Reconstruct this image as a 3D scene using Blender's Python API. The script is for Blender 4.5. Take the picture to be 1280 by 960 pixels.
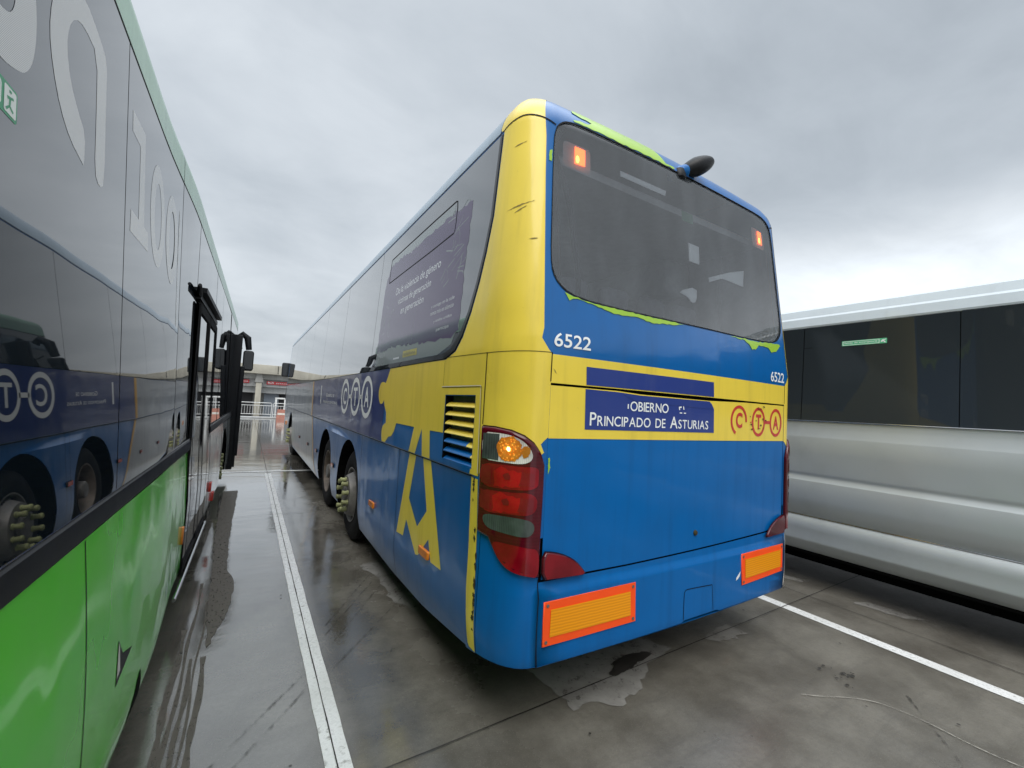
import bpy, bmesh, math, random
from mathutils import Vector, Matrix, noise as mnoise
from mathutils.geometry import tessellate_polygon
random.seed(7)
for o in list(bpy.data.objects): bpy.data.objects.remove(o, do_unlink=True)
SC = bpy.context.scene
COL = SC.collection
R = math.radians

# ------------------------------------------------------------------ camera
cam_d = bpy.data.cameras.new('camera'); cam = bpy.data.objects.new('camera', cam_d); COL.objects.link(cam)
cam_d.sensor_width = 36.0; cam_d.lens = 36.0*538.92/1280.0
cam_d.clip_start = 0.02; cam_d.clip_end = 2000
EYE = Vector((0, 0, 1.6))
def cam_axes(yaw, pitch, roll):
    f = Vector((math.sin(yaw)*math.cos(pitch), math.cos(yaw)*math.cos(pitch), math.sin(pitch)))
    r = Vector((math.cos(yaw), -math.sin(yaw), 0)); u = r.cross(f)
    return math.cos(roll)*r+math.sin(roll)*u, -math.sin(roll)*r+math.cos(roll)*u, f
cr, cu, cf = cam_axes(R(31.357), R(3.025), R(3.169))
cam.matrix_world = Matrix(((cr.x, cu.x, -cf.x, EYE.x), (cr.y, cu.y, -cf.y, EYE.y), (cr.z, cu.z, -cf.z, EYE.z), (0, 0, 0, 1)))
SC.camera = cam

# ------------------------------------------------------------------ sky, sun, exposure
SC.view_settings.view_transform = 'Standard'; SC.view_settings.look = 'None'
SC.view_settings.exposure = 0.55; SC.view_settings.gamma = 1.0; SC.view_settings.use_curve_mapping = False
SUN_EL, SUN_AZ = R(52), R(212)          # azimuth clockwise from +Y: the sun is behind the camera, veiled by cloud
W = bpy.data.worlds.new('World'); SC.world = W; W.use_nodes = True
nt = W.node_tree; nt.nodes.clear()
class NT:
    """small helper for building node trees"""
    def __init__(s, tree): s.t = tree
    def n(s, typ, **kw):
        nd = s.t.nodes.new(typ)
        for k, v in kw.items(): setattr(nd, k, v)
        return nd
    def put(s, sock, v):
        if hasattr(v, 'is_output') or isinstance(v, bpy.types.NodeSocket): s.t.links.new(v, sock)
        elif v is not None: sock.default_value = v
    def math(s, op, a, b=None, c=None, clamp=False):
        nd = s.n('ShaderNodeMath', operation=op); nd.use_clamp = clamp
        s.put(nd.inputs[0], a)
        if b is not None: s.put(nd.inputs[1], b)
        if c is not None: s.put(nd.inputs[2], c)
        return nd.outputs[0]
    def mix(s, f, a, b, blend='MIX'):
        nd = s.n('ShaderNodeMix', data_type='RGBA', blend_type=blend)
        s.put(nd.inputs[0], f); s.put(nd.inputs[6], a); s.put(nd.inputs[7], b)
        return nd.outputs[2]
    def ramp(s, f, stops):
        nd = s.n('ShaderNodeMapRange'); nd.interpolation_type = 'SMOOTHSTEP'
        s.put(nd.inputs[0], f); nd.inputs[1].default_value = stops[0]; nd.inputs[2].default_value = stops[1]
        nd.inputs[3].default_value = stops[2]; nd.inputs[4].default_value = stops[3]
        return nd.outputs[0]
    def noise(s, vec, scale, detail=4, rough=.55, dist=0.0):
        nd = s.n('ShaderNodeTexNoise'); s.put(nd.inputs['Vector'], vec)
        nd.inputs['Scale'].default_value = scale; nd.inputs['Detail'].default_value = detail
        nd.inputs['Roughness'].default_value = rough; nd.inputs['Distortion'].default_value = dist
        return nd.outputs['Fac']
    def mapping(s, vec, scale=(1, 1, 1), loc=(0, 0, 0), rot=(0, 0, 0)):
        nd = s.n('ShaderNodeMapping'); s.put(nd.inputs[0], vec)
        nd.inputs['Scale'].default_value = scale; nd.inputs['Location'].default_value = loc; nd.inputs['Rotation'].default_value = rot
        return nd.outputs[0]
q = NT(nt)
gen = q.n('ShaderNodeTexCoord').outputs['Generated']
sep = q.n('ShaderNodeSeparateXYZ'); nt.links.new(gen, sep.inputs[0])
dx, dy, dz = sep.outputs
sky = q.n('ShaderNodeTexSky', sky_type='NISHITA'); sky.sun_disc = False
sky.sun_elevation = SUN_EL; sky.sun_rotation = SUN_AZ; sky.air_density = 1.5; sky.dust_density = 4.0
# cloud deck: project the view direction on a flat layer so clouds flatten towards the horizon
zz = q.math('ADD', q.math('MAXIMUM', dz, 0.0), 0.22)
cv = q.n('ShaderNodeCombineXYZ'); nt.links.new(q.math('DIVIDE', dx, zz), cv.inputs[0]); nt.links.new(q.math('DIVIDE', dy, zz), cv.inputs[1])
c1 = q.noise(q.mapping(cv.outputs[0], loc=(3.1, 1.7, 0)), 0.75, 6, .5, .35)
c2 = q.noise(q.mapping(cv.outputs[0], scale=(1, 1.4, 1), loc=(7.7, 2.2, 0), rot=(0, 0, .5)), 2.6, 7, .58, .4)
base = q.math('ADD', q.math('MULTIPLY', q.math('SUBTRACT', c1, .5), .40), q.math('MULTIPLY', q.math('SUBTRACT', c2, .5), .17))
hor = q.ramp(dz, (0.0, 0.5, 1.0, 0.0))
right = q.ramp(dx, (0.5, 0.97, 0.0, 1.0))
brk = q.math('MULTIPLY', right, q.ramp(dz, (0.16, 0.42, 1.0, 0.0)))
dark = q.math('MULTIPLY', q.ramp(dx, (0.45, 0.9, 0.0, 1.0)), q.math('MULTIPLY', q.ramp(dz, (0.25, 0.42, 0.0, 1.0)), q.ramp(dz, (0.95, 0.6, 0.0, 1.0))))
back = q.ramp(dy, (0.12, -0.55, 0.0, 1.0))
lum = q.math('ADD', 0.485, base)
lum = q.math('ADD', lum, q.math('MULTIPLY', hor, 0.05))
lum = q.math('ADD', lum, q.math('MULTIPLY', brk, q.math('ADD', 0.16, q.math('MULTIPLY', c2, .34))))
lum = q.math('SUBTRACT', lum, q.math('MULTIPLY', dark, 0.11))
lum = q.math('MULTIPLY', lum, q.math('ADD', 1.0, q.math('MULTIPLY', back, 0.25)))
zen = q.ramp(dz, (0.70, 0.98, 0.0, 1.0))
lum = q.math('MULTIPLY', lum, q.math('ADD', 1.0, q.math('MULTIPLY', zen, 3.0)))     # overcast: the zenith is far brighter than the horizon
lum = q.math('MAXIMUM', lum, 0.15)
tint = q.mix(q.ramp(lum, (0.3, 0.6, 0, 1)), (0.895, 0.995, 1.10, 1), (0.935, 1.0, 1.065, 1))
cc = q.n('ShaderNodeVectorMath', operation='SCALE'); nt.links.new(tint, cc.inputs[0]); nt.links.new(q.math('MULTIPLY', lum, 10.0), cc.inputs[3])
skymix = q.mix(0.93, sky.outputs[0], cc.outputs[0])
bg = q.n('ShaderNodeBackground'); bg.inputs[1].default_value = 0.1; nt.links.new(skymix, bg.inputs[0])
wo = q.n('ShaderNodeOutputWorld'); nt.links.new(bg.outputs[0], wo.inputs[0])
sd = bpy.data.lights.new('sun', 'SUN'); sd.energy = 1.3; sd.angle = R(40); sd.color = (1.0, .97, .92)
sun = bpy.data.objects.new('sun', sd); COL.objects.link(sun)
sv = Vector((math.sin(SUN_AZ)*math.cos(SUN_EL), math.cos(SUN_AZ)*math.cos(SUN_EL), math.sin(SUN_EL)))
sun.rotation_euler = sv.to_track_quat('Z', 'Y').to_euler()
SC.cycles.max_bounces = 8; SC.cycles.transparent_max_bounces = 8

# ------------------------------------------------------------------ materials
def principled(name):
    m = bpy.data.materials.new(name); m.use_nodes = True
    t = m.node_tree; b = t.nodes['Principled BSDF']
    return m, NT(t), b
def paint(name, col, rough=.28, coat=.35, coat_rough=.06, dirt=.25, metal=0.0, streak=True, bump=0.0, grime=(.10, .09, .075), spec=.3):
    """weathered vehicle paint: clear coat, a film of road dirt in vertical runs, uneven gloss"""
    m, q, b = principled(name)
    oc = q.n('ShaderNodeTexCoord').outputs['Object']
    n1 = q.noise(q.mapping(oc, scale=(14, 14, .9)), 1.0, 5, .6)
    n2 = q.noise(oc, 2.2, 6, .6)
    n3 = q.noise(oc, 55, 3, .6)
    d = q.math('MULTIPLY', q.ramp(n1 if streak else n2, (.45, .8, 0, 1)), dirt)
    d = q.math('ADD', d, q.math('MULTIPLY', q.ramp(n2, (.42, .75, 0, 1)), dirt*.6), clamp=True)
    d = q.math('ADD', d, q.math('MULTIPLY', q.ramp(n3, (.66, .74, 0, 1)), dirt*.5), clamp=True)
    c = q.mix(d, (*col, 1), (*grime, 1))
    q.put(b.inputs['Base Color'], c)
    q.put(b.inputs['Roughness'], q.math('ADD', rough, q.math('MULTIPLY', d, .35)))
    b.inputs['Metallic'].default_value = metal
    b.inputs['Coat Weight'].default_value = coat; b.inputs['Specular IOR Level'].default_value = spec
    q.put(b.inputs['Coat Roughness'], q.math('ADD', coat_rough, q.math('MULTIPLY', q.ramp(n2, (.35, .75, 0, 1)), .16)))
    bp = q.n('ShaderNodeBump'); bp.inputs['Strength'].default_value = 1.0; bp.inputs['Distance'].default_value = 1.0
    h = q.math('MULTIPLY', q.noise(oc, 1.6, 2, .5), .012+bump)
    q.put(bp.inputs['Height'], h)
    q.put(b.inputs['Coat Normal'], bp.outputs[0])
    q.put(b.inputs['Normal'], bp.outputs[0])
    return m
def plain(name, col, rough=.5, metal=0.0, coat=0.0, emit=None, estr=0.0, spec=.5, var=.0):
    m, q, b = principled(name)
    if var:
        oc = q.n('ShaderNodeTexCoord').outputs['Object']
        n = q.noise(oc, 9, 6, .65)
        q.put(b.inputs['Base Color'], q.mix(q.ramp(n, (.3, .7, 0, 1)), (*[c*(1-var) for c in col], 1), (*[min(1, c*(1+var)) for c in col], 1)))
        q.put(b.inputs['Roughness'], q.math('ADD', rough-.08, q.math('MULTIPLY', n, .2)))
    else:
        b.inputs['Base Color'].default_value = (*col, 1); b.inputs['Roughness'].default_value = rough
    b.inputs['Metallic'].default_value = metal; b.inputs['Coat Weight'].default_value = coat; b.inputs['Coat Roughness'].default_value = .04
    b.inputs['Specular IOR Level'].default_value = spec
    if emit: b.inputs['Emission Color'].default_value = (*emit, 1); b.inputs['Emission Strength'].default_value = estr
    return m
def dark_glass(name, col=(.010, .013, .014), ior=1.9, rough=.015, wob=.0015, haze=.0, hazecol=(.3, .3, .3), wscale=1.1, coat=0.0):
    """privacy glazing: nearly black behind a mirror-smooth, faintly wavy surface"""
    m, q, b = principled(name)
    oc = q.n('ShaderNodeTexCoord').outputs['Object']
    n = q.noise(q.mapping(oc, scale=(1, 1, .6)), wscale, 2, .5)
    sp = q.ramp(q.noise(oc, 90, 2, .5), (.72, .78, 0, 1))
    q.put(b.inputs['Base Color'], q.mix(q.math('ADD', haze, q.math('MULTIPLY', sp, .05)), (*col, 1), (*hazecol, 1)))
    b.inputs['IOR'].default_value = ior; b.inputs['Roughness'].default_value = rough
    b.inputs['Coat Weight'].default_value = coat; b.inputs['Coat Roughness'].default_value = rough; b.inputs['Coat IOR'].default_value = 1.6
    bp = q.n('ShaderNodeBump'); bp.inputs['Distance'].default_value = 1.0; bp.inputs['Strength'].default_value = 1.0
    q.put(bp.inputs['Height'], q.math('MULTIPLY', n, wob)); q.put(b.inputs['Normal'], bp.outputs[0]); q.put(b.inputs['Coat Normal'], bp.outputs[0])
    return m
def clear_glass(name, tint=(.93, .96, .99), ior=1.95, dust=.075, dustcol=(.46, .51, .56)):
    """see-through tinted glazing with a film of dried road spray"""
    m = bpy.data.materials.new(name); m.use_nodes = True; t = m.node_tree; t.nodes.clear(); q = NT(t)
    oc = q.n('ShaderNodeTexCoord').outputs['Object']
    fr = q.n('ShaderNodeFresnel'); fr.inputs[0].default_value = ior
    bp = q.n('ShaderNodeBump'); bp.inputs['Distance'].default_value = 1.0
    q.put(bp.inputs['Height'], q.math('MULTIPLY', q.noise(oc, .9, 2, .5), .004))
    tr = q.n('ShaderNodeBsdfTransparent'); tr.inputs[0].default_value = (*tint, 1)
    gl = q.n('ShaderNodeBsdfGlossy'); gl.inputs['Roughness'].default_value = .02; q.put(gl.inputs['Normal'], bp.outputs[0]); q.put(fr.inputs['Normal'], bp.outputs[0])
    df = q.n('ShaderNodeBsdfDiffuse'); df.inputs[0].default_value = (*dustcol, 1)
    n = q.ramp(q.noise(q.mapping(oc, scale=(1, 1, .35)), 3.0, 6, .6), (.3, .8, dust*.6, dust*1.7))
    m1 = q.n('ShaderNodeMixShader'); q.put(m1.inputs[0], n); q.put(m1.inputs[1], tr.outputs[0]); q.put(m1.inputs[2], df.outputs[0])
    m2 = q.n('ShaderNodeMixShader'); q.put(m2.inputs[0], fr.outputs[0]); q.put(m2.inputs[1], m1.outputs[0]); q.put(m2.inputs[2], gl.outputs[0])
    o = q.n('ShaderNodeOutputMaterial'); q.put(o.inputs[0], m2.outputs[0])
    return m
M = {}
M['blue'] = paint('blue_paint', (.001, .115, .37), dirt=.30, rough=.34, coat=.18, spec=.18, grime=(.006, .06, .17))
M['blues'] = paint('glossy_blue_paint', (.001, .105, .34), dirt=.22, rough=.28, coat=.45, coat_rough=.04, spec=.25, grime=(.012, .05, .12), bump=.004)
M['lblue'] = paint('sky_sheen_blue', (.26, .34, .42), dirt=.2)
M['navy'] = paint('navy_paint', (.010, .030, .17), dirt=.12, coat=.8)
M['front'] = paint('silver_grey_paint', (.30, .33, .37), dirt=.25, coat=.8)
M['yellow'] = paint('yellow_paint', (.80, .60, .062), dirt=.20, rough=.38, coat=.5, coat_rough=.12, grime=(.22, .16, .04))
M['gold'] = paint('amber_stripe_paint', (.62, .33, .03), dirt=.1)
M['lime'] = paint('lime_vinyl', (.30, .50, .035), dirt=.1, coat=.3)
M['navyv'] = paint('navy_vinyl', (.018, .040, .21), dirt=.10, rough=.4, coat=.4, grime=(.12, .13, .2))
M['white'] = paint('white_vinyl', (.80, .82, .82), dirt=.06, rough=.4, coat=.3)
M['whitep'] = paint('white_paint', (.68, .66, .60), dirt=.25, rough=.4, coat=.4)
M['redv'] = paint('red_vinyl', (.52, .035, .03), dirt=.05, rough=.4, coat=.3)
M['seam'] = plain('dark_joint', (.006, .006, .007), .7, spec=.15)
M['black'] = plain('black_plastic', (.008, .009, .011), .42, var=.3, spec=.25)
M['rubber'] = plain('black_rubber', (.010, .010, .011), .75, var=.35, spec=.2)
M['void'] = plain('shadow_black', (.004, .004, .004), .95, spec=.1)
M['scuff'] = plain('scuff_mark', (.055, .045, .022), .75, spec=.1)
M['scratch'] = plain('paint_scratch', (.26, .20, .07), .75, spec=.1)
M['glass_side'] = dark_glass('bus_side_glass', ior=1.9, col=(.03, .036, .042), coat=1.0)
M['glass_green'] = dark_glass('coach_glass', ior=1.62, col=(.006, .010, .014), wob=.0045, wscale=.8, coat=.45)
M['glass_silver'] = dark_glass('silver_bus_glass', ior=1.37, col=(.030, .037, .043), wob=.001)
M['film'] = dark_glass('purple_window_film', col=(.085, .062, .125), ior=1.5, coat=.0, rough=.08)
M['filmtext'] = plain('pale_film_print', (.55, .57, .60), .3, coat=.5)
M['filmpale'] = plain('pale_film_edge', (.17, .20, .20), .25, coat=.6)
M['filmyel'] = plain('yellow_film_tag', (.42, .36, .06), .3, coat=.5)
M['rear_glass'] = clear_glass('rear_window_glass')
M['frit'] = plain('black_ceramic_border', (.02, .02, .022), .18)
M['conc'] = None
# ------------------------------------------------------------------ object helpers
def tag(o, label=None, cat=None, group=None, kind=None):
    if label: o['label'] = label
    if cat: o['category'] = cat
    if group: o['group'] = group
    if kind: o['kind'] = kind
    return o
def thing(name, loc, label, cat, group=None):
    o = bpy.data.objects.new(name, None); COL.objects.link(o); o.location = loc; o.empty_display_size = .2
    return tag(o, label, cat, group)
def world_of(o):
    v = Vector((0, 0, 0))
    while o: v += Vector(o.location); o = o.parent
    return v
class MB:
    """collects vertices and faces in world metres and links them as one mesh object"""
    def __init__(s): s.v = []; s.f = []; s.m = []; s.mats = []; s.nrm = {}; s.smooth = []
    def mi(s, mat):
        if mat not in s.mats: s.mats.append(mat)
        return s.mats.index(mat)
    def add(s, vs, fs, mat, normals=None, smooth=False):
        b = len(s.v); s.v += [tuple(p) for p in vs]; k = s.mi(mat)
        if normals:
            for i, n in enumerate(normals): s.nrm[b+i] = n
        for f in fs: s.f.append([b+i for i in f]); s.m.append(k); s.smooth.append(smooth or bool(normals))
        return s
    def box(s, x0, x1, y0, y1, z0, z1, mat, bev=0.0):
        if bev > 0:
            bm = bmesh.new(); bmesh.ops.create_cube(bm, size=1)
            for v in bm.verts: v.co = Vector((x0+(v.co.x+.5)*(x1-x0), y0+(v.co.y+.5)*(y1-y0), z0+(v.co.z+.5)*(z1-z0)))
            bmesh.ops.bevel(bm, geom=bm.edges[:], offset=bev, segments=3, profile=.5, affect='EDGES')
            s.bm(bm, mat, True); return s
        v = [(x, y, z) for x in (x0, x1) for y in (y0, y1) for z in (z0, z1)]
        return s.add(v, [(0, 1, 3, 2), (4, 6, 7, 5), (0, 4, 5, 1), (2, 3, 7, 6), (0, 2, 6, 4), (1, 5, 7, 3)], mat)
    def bm(s, bm, mat, smooth=False):
        bm.verts.index_update()
        s.add([v.co[:] for v in bm.verts], [[v.index for v in f.verts] for f in bm.faces], mat, smooth=smooth); bm.free(); return s
    def tube(s, pts, r, mat, n=10, cap=True):
        pts = [Vector(p) for p in pts]; rr = r if isinstance(r, (list, tuple)) else [r]*len(pts)
        vs, fs = [], []; up = None
        for i, p in enumerate(pts):
            d = (pts[min(i+1, len(pts)-1)]-pts[max(i-1, 0)]).normalized()
            a = d.orthogonal() if up is None else (up-d*up.dot(d))
            a.normalize(); up = a; b = d.cross(a)
            for k in range(n):
                t = 2*math.pi*k/n; vs.append(p+(a*math.cos(t)+b*math.sin(t))*rr[i])
        for i in range(len(pts)-1):
            for k in range(n): fs.append((i*n+k, i*n+(k+1) % n, (i+1)*n+(k+1) % n, (i+1)*n+k))
        if cap: fs.append(list(range(n))[::-1]); fs.append([(len(pts)-1)*n+k for k in range(n)])
        return s.add(vs, fs, mat, smooth=True)
    def lathe(s, prof, c, axis, mat, n=40):
        """prof: (distance along axis, radius)"""
        ax = Vector(axis).normalized(); a = ax.orthogonal().normalized(); b = ax.cross(a); c = Vector(c); vs, fs = [], []
        for d, r in prof:
            for k in range(n):
                t = 2*math.pi*k/n; vs.append(c+ax*d+(a*math.cos(t)+b*math.sin(t))*r)
        for i in range(len(prof)-1):
            for k in range(n): fs.append((i*n+k, i*n+(k+1) % n, (i+1)*n+(k+1) % n, (i+1)*n+k))
        return s.add(vs, fs, mat, smooth=True)
    def build(s, name, parent=None, sharp=35):
        w = world_of(parent) if parent else Vector((0, 0, 0))
        me = bpy.data.meshes.new(name); me.from_pydata([tuple(Vector(p)-w) for p in s.v], [], s.f)
        for m in s.mats: me.materials.append(m)
        me.polygons.foreach_set('material_index', s.m); me.polygons.foreach_set('use_smooth', s.smooth)
        if s.nrm:
            me.update()
            vn = [tuple(v.normal) for v in me.vertices]
            for i, n in s.nrm.items(): vn[i] = n
            try: me.normals_split_custom_set_from_vertices(vn)
            except Exception as e: print('normals', e)
        elif any(s.smooth):
            me.set_sharp_from_angle(angle=R(sharp))
        o = bpy.data.objects.new(name, me); COL.objects.link(o)
        if parent: o.parent = parent
        return o

# ------------------------------------------------------------------ drawing on curved bodywork
class Surf:
    """a bodywork surface: F(s, z) -> point, N(s, z) -> outward normal; decal polygons are cut along the grid lines first"""
    def __init__(s, F, N, us, zs): s.F, s.N, s.us, s.zs = F, N, us, zs
    def tris(s, loops):
        pl = [[Vector((a, b, 0)) for a, b in lp] for lp in loops]
        flat = [p for lp in pl for p in lp]
        return flat, tessellate_polygon(pl)
    def put(s, mb, loops, mat, off=0.0, tri=None):
        if loops and not isinstance(loops[0][0], (tuple, list)): loops = [loops]
        v, f = tri if tri else s.tris(loops)
        bm = bmesh.new(); bv = [bm.verts.new((p[0], p[1], 0)) for p in v]
        for t in f:
            try:
                fc = bm.faces.new([bv[i] for i in t]); fc.normal_update()
                if fc.normal.z < 0: fc.normal_flip()
            except ValueError: pass
        bmesh.ops.remove_doubles(bm, verts=bm.verts[:], dist=1e-6)
        xs = [v.co.x for v in bm.verts]; ys = [v.co.y for v in bm.verts]
        for u in s.us:
            if min(xs)+1e-5 < u < max(xs)-1e-5: bmesh.ops.bisect_plane(bm, geom=bm.verts[:]+bm.edges[:]+bm.faces[:], plane_co=(u, 0, 0), plane_no=(1, 0, 0), dist=1e-6)
        for z in s.zs:
            if min(ys)+1e-5 < z < max(ys)-1e-5: bmesh.ops.bisect_plane(bm, geom=bm.verts[:]+bm.edges[:]+bm.faces[:], plane_co=(0, z, 0), plane_no=(0, 1, 0), dist=1e-6)
        bm.verts.index_update()
        P, NN = [], []
        for v in bm.verts:
            n = Vector(s.N(v.co.x, v.co.y)); P.append(Vector(s.F(v.co.x, v.co.y))+n*off); NN.append(tuple(n))
        mb.add(P, [[v.index for v in f.verts] for f in bm.faces], mat, normals=NN); bm.free()
        return mb
    def line(s, mb, pts, w, mat, off=0.0):
        """a ribbon of width w along a polyline in (s, z)"""
        L, Rr = [], []
        for i, p in enumerate(pts):
            a = Vector(pts[max(i-1, 0)]); b = Vector(pts[min(i+1, len(pts)-1)]); d = (b-a).normalized(); nn = Vector((-d.y, d.x))*w/2
            L.append((p[0]+nn.x, p[1]+nn.y)); Rr.append((p[0]-nn.x, p[1]-nn.y))
        for i in range(len(pts)-1): s.put(mb, [Rr[i], Rr[i+1], L[i+1], L[i]], mat, off)
        return mb
    def dome(s, mb, poly, mat, off0, off1, shrink=.06, side=None):
        """a lens: wall from off0, rounded shoulder, face at off1"""
        c = (sum(p[0] for p in poly)/len(poly), sum(p[1] for p in poly)/len(poly))
        rings = [(poly, off0), (poly, off0+(off1-off0)*.6)]
        for k, o in ((shrink*.35, .88), (shrink, 1.0)):
            rings.append(([(p[0]+(c[0]-p[0])*k, p[1]+(c[1]-p[1])*k) for p in poly], off0+(off1-off0)*o))
        n = len(poly); vs, fs = [], []
        for pl, o in rings:
            for p in pl: vs.append(Vector(s.F(*p))+Vector(s.N(*p))*o)
        area = sum(poly[i][0]*poly[(i+1) % n][1]-poly[(i+1) % n][0]*poly[i][1] for i in range(n))
        for r in range(len(rings)-1):
            for k in range(n):
                f = (r*n+k, r*n+(k+1) % n, (r+1)*n+(k+1) % n, (r+1)*n+k)
                fs.append(f if area > 0 else f[::-1])
        mb.add(vs, fs, side or mat, smooth=True)
        s.put(mb, rings[-1][0], mat, off1)
        return mb
def chaikin(p, n=2, closed=True):
    for _ in range(n):
        o = []
        for i in range(len(p) if closed else len(p)-1):
            a, b = p[i], p[(i+1) % len(p)]
            o += [(a[0]*.75+b[0]*.25, a[1]*.75+b[1]*.25), (a[0]*.25+b[0]*.75, a[1]*.25+b[1]*.75)]
        p = o if closed else [p[0]]+o+[p[-1]]
    return p
def rough_edge(p, amp, step, seed=0):
    """tear the edge of a polygon: resample and push the points about"""
    rnd = random.Random(seed); o = []
    for i in range(len(p)):
        a, b = p[i], p[(i+1) % len(p)]; L = math.hypot(b[0]-a[0], b[1]-a[1]); n = max(1, int(L/step))
        for k in range(n):
            t = k/n; o.append((a[0]+(b[0]-a[0])*t+rnd.uniform(-amp, amp), a[1]+(b[1]-a[1])*t+rnd.uniform(-amp, amp)))
    return o
def rrect(x0, z0, x1, z1, r, n=5):
    p = []
    for cx, cz, a in ((x1-r, z0+r, -90), (x1-r, z1-r, 0), (x0+r, z1-r, 90), (x0+r, z0+r, 180)):
        for k in range(n+1): t = R(a+90*k/n); p.append((cx+r*math.cos(t), cz+r*math.sin(t)))
    return p
def ring(cx, cz, rx, rz, w, n=44, a0=0, a1=360):
    out = [(cx+rx*math.cos(R(a0+(a1-a0)*k/n)), cz+rz*math.sin(R(a0+(a1-a0)*k/n))) for k in range(n+(a1-a0 < 360))]
    inn = [(cx+(rx-w)*math.cos(R(a0+(a1-a0)*k/n)), cz+(rz-w)*math.sin(R(a0+(a1-a0)*k/n))) for k in range(n+(a1-a0 < 360))]
    if a1-a0 >= 360: return [out, inn[::-1]]
    return [out+inn[::-1]]
def text_tri(s, bold=0.0, res=4):
    cu = bpy.data.curves.new('t', 'FONT'); cu.body = s; cu.size = 1; cu.resolution_u = res; cu.offset = bold
    ob = bpy.data.objects.new('t', cu); me = ob.to_mesh()
    v = [tuple(p.co) for p in me.vertices]; f = [list(p.vertices) for p in me.polygons]
    ob.to_mesh_clear(); bpy.data.objects.remove(ob); bpy.data.curves.remove(cu)
    return v, f
def text_on(S, mb, txt, u0, z0, u1, z1, mat, off, bold=0.0, shear=0.0, flip=False):
    """lettering whose box is u0..u1, z0..z1"""
    v, f = text_tri(txt, bold)
    if not v: return
    x0, x1 = min(p[0] for p in v), max(p[0] for p in v); y0, y1 = min(p[1] for p in v), max(p[1] for p in v)
    o = []
    for x, y, _ in v:
        a = (x-x0)/(x1-x0); b = (y-y0)/(y1-y0)
        if flip: a = 1-a
        o.append((u0+a*(u1-u0), z0+b*(z1-z0)+shear*a))
    S.put(mb, None, mat, off, tri=(o, f))
def small_caps(S, mb, txt, u0, z0, u1, h, mat, off, bold=0.0):
    """capitals, the first letter of each capitalised word larger; the width is fitted to u0..u1"""
    runs = []; x = 0
    for ch in txt:
        if ch == ' ': x += .34; continue
        big = ch.isupper(); v, f = text_tri(ch.upper(), bold); sc = 1.0 if big else .76
        a, b = min(p[0] for p in v), max(p[0] for p in v)
        runs.append(([((p[0]-a)*sc+x, p[1]*sc) for p in v], f)); x += (b-a)*sc+.075
    X = x-.075; H = .73
    for v, f in runs: S.put(mb, None, mat, off, tri=([(u0+p[0]/X*(u1-u0), z0+p[1]/H*h) for p in v], f))
# ------------------------------------------------------------------ ground
def ground_mat():
    m, q, b = principled('wet_concrete')
    oc = q.n('ShaderNodeTexCoord').outputs['Object']
    sp = q.n('ShaderNodeSeparateXYZ'); q.put(sp.inputs[0], oc); x, y, z = sp.outputs
    big = q.noise(oc, .55, 6, .6, .4); mid = q.noise(oc, 2.3, 7, .62); fine = q.noise(oc, 38, 5, .65)
    sweep = q.noise(q.mapping(oc, scale=(1.0, 9.0, 1), rot=(0, 0, R(35))), 1.5, 5, .6)
    c = q.mix(q.ramp(mid, (.3, .72, 0, 1)), (.082, .074, .060, 1), (.165, .153, .128, 1))
    c = q.mix(q.math('MULTIPLY', q.ramp(big, (.45, .75, 0, 1)), .55), c, (.20, .194, .18, 1))
    c = q.mix(q.math('MULTIPLY', q.ramp(sweep, (.52, .78, 0, 1)), .35), c, (.062, .058, .052, 1))
    c = q.mix(q.math('MULTIPLY', q.ramp(fine, (.35, .75, 0, 1)), .30), c, (.075, .07, .062, 1))
    # rust-tinted stains
    c = q.mix(q.math('MULTIPLY', q.ramp(q.noise(oc, .9, 4, .5, 1.2), (.64, .76, 0, 1)), .3), c, (.18, .11, .07, 1))
    # the film of rainwater lies deeper in the open lane, thinner under and behind the parked buses
    lane = q.math('ADD', q.ramp(q.math('ADD', x, q.math('MULTIPLY', q.math('SUBTRACT', mid, .5), 1.1)), (.45, 1.5, 1, 0)), q.ramp(y, (6.5, 10.5, 0, .8)), clamp=True)
    wet = q.math('ADD', q.math('MULTIPLY', lane, .75), q.math('MULTIPLY', q.ramp(big, (.4, .62, 0, 1)), .22), clamp=True)
    r = q.math('SUBTRACT', q.math('ADD', .29, q.math('MULTIPLY', mid, .14)), q.math('MULTIPLY', wet, .36))
    q.put(b.inputs['Roughness'], q.math('MAXIMUM', r, .045))
    speck = q.noise(oc, 160, 3, .6)
    c = q.mix(q.math('MULTIPLY', q.ramp(speck, (.60, .70, 0, 1)), .35), c, (.30, .29, .26, 1)); c = q.mix(q.math('MULTIPLY', q.ramp(speck, (.40, .30, 0, 1)), .45), c, (.03, .028, .025, 1))
    q.put(b.inputs['Base Color'], c)
    q.put(b.inputs['Specular IOR Level'], q.math('ADD', .40, q.math('MULTIPLY', wet, .85)))
    q.put(b.inputs['Coat Weight'], q.math('MULTIPLY', q.ramp(wet, (.35, .7, 0, 1)), .9)); b.inputs['Coat IOR'].default_value = 1.75; b.inputs['Coat Roughness'].default_value = .05
    bp = q.n('ShaderNodeBump'); bp.inputs['Distance'].default_value = 1.0; bp.inputs['Strength'].default_value = 1.0
    q.put(b.inputs['Coat Normal'], bp.outputs[0])
    h = q.math('ADD', q.math('MULTIPLY', q.noise(q.mapping(oc, scale=(1, 2.2, 1)), 1.1, 3, .5), .006), q.math('MULTIPLY', q.math('MULTIPLY', fine, q.math('SUBTRACT', 1.15, wet)), .0016))
    q.put(bp.inputs['Height'], h); q.put(b.inputs['Normal'], bp.outputs[0])
    return m
M['ground'] = ground_mat()
mb = MB()
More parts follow.
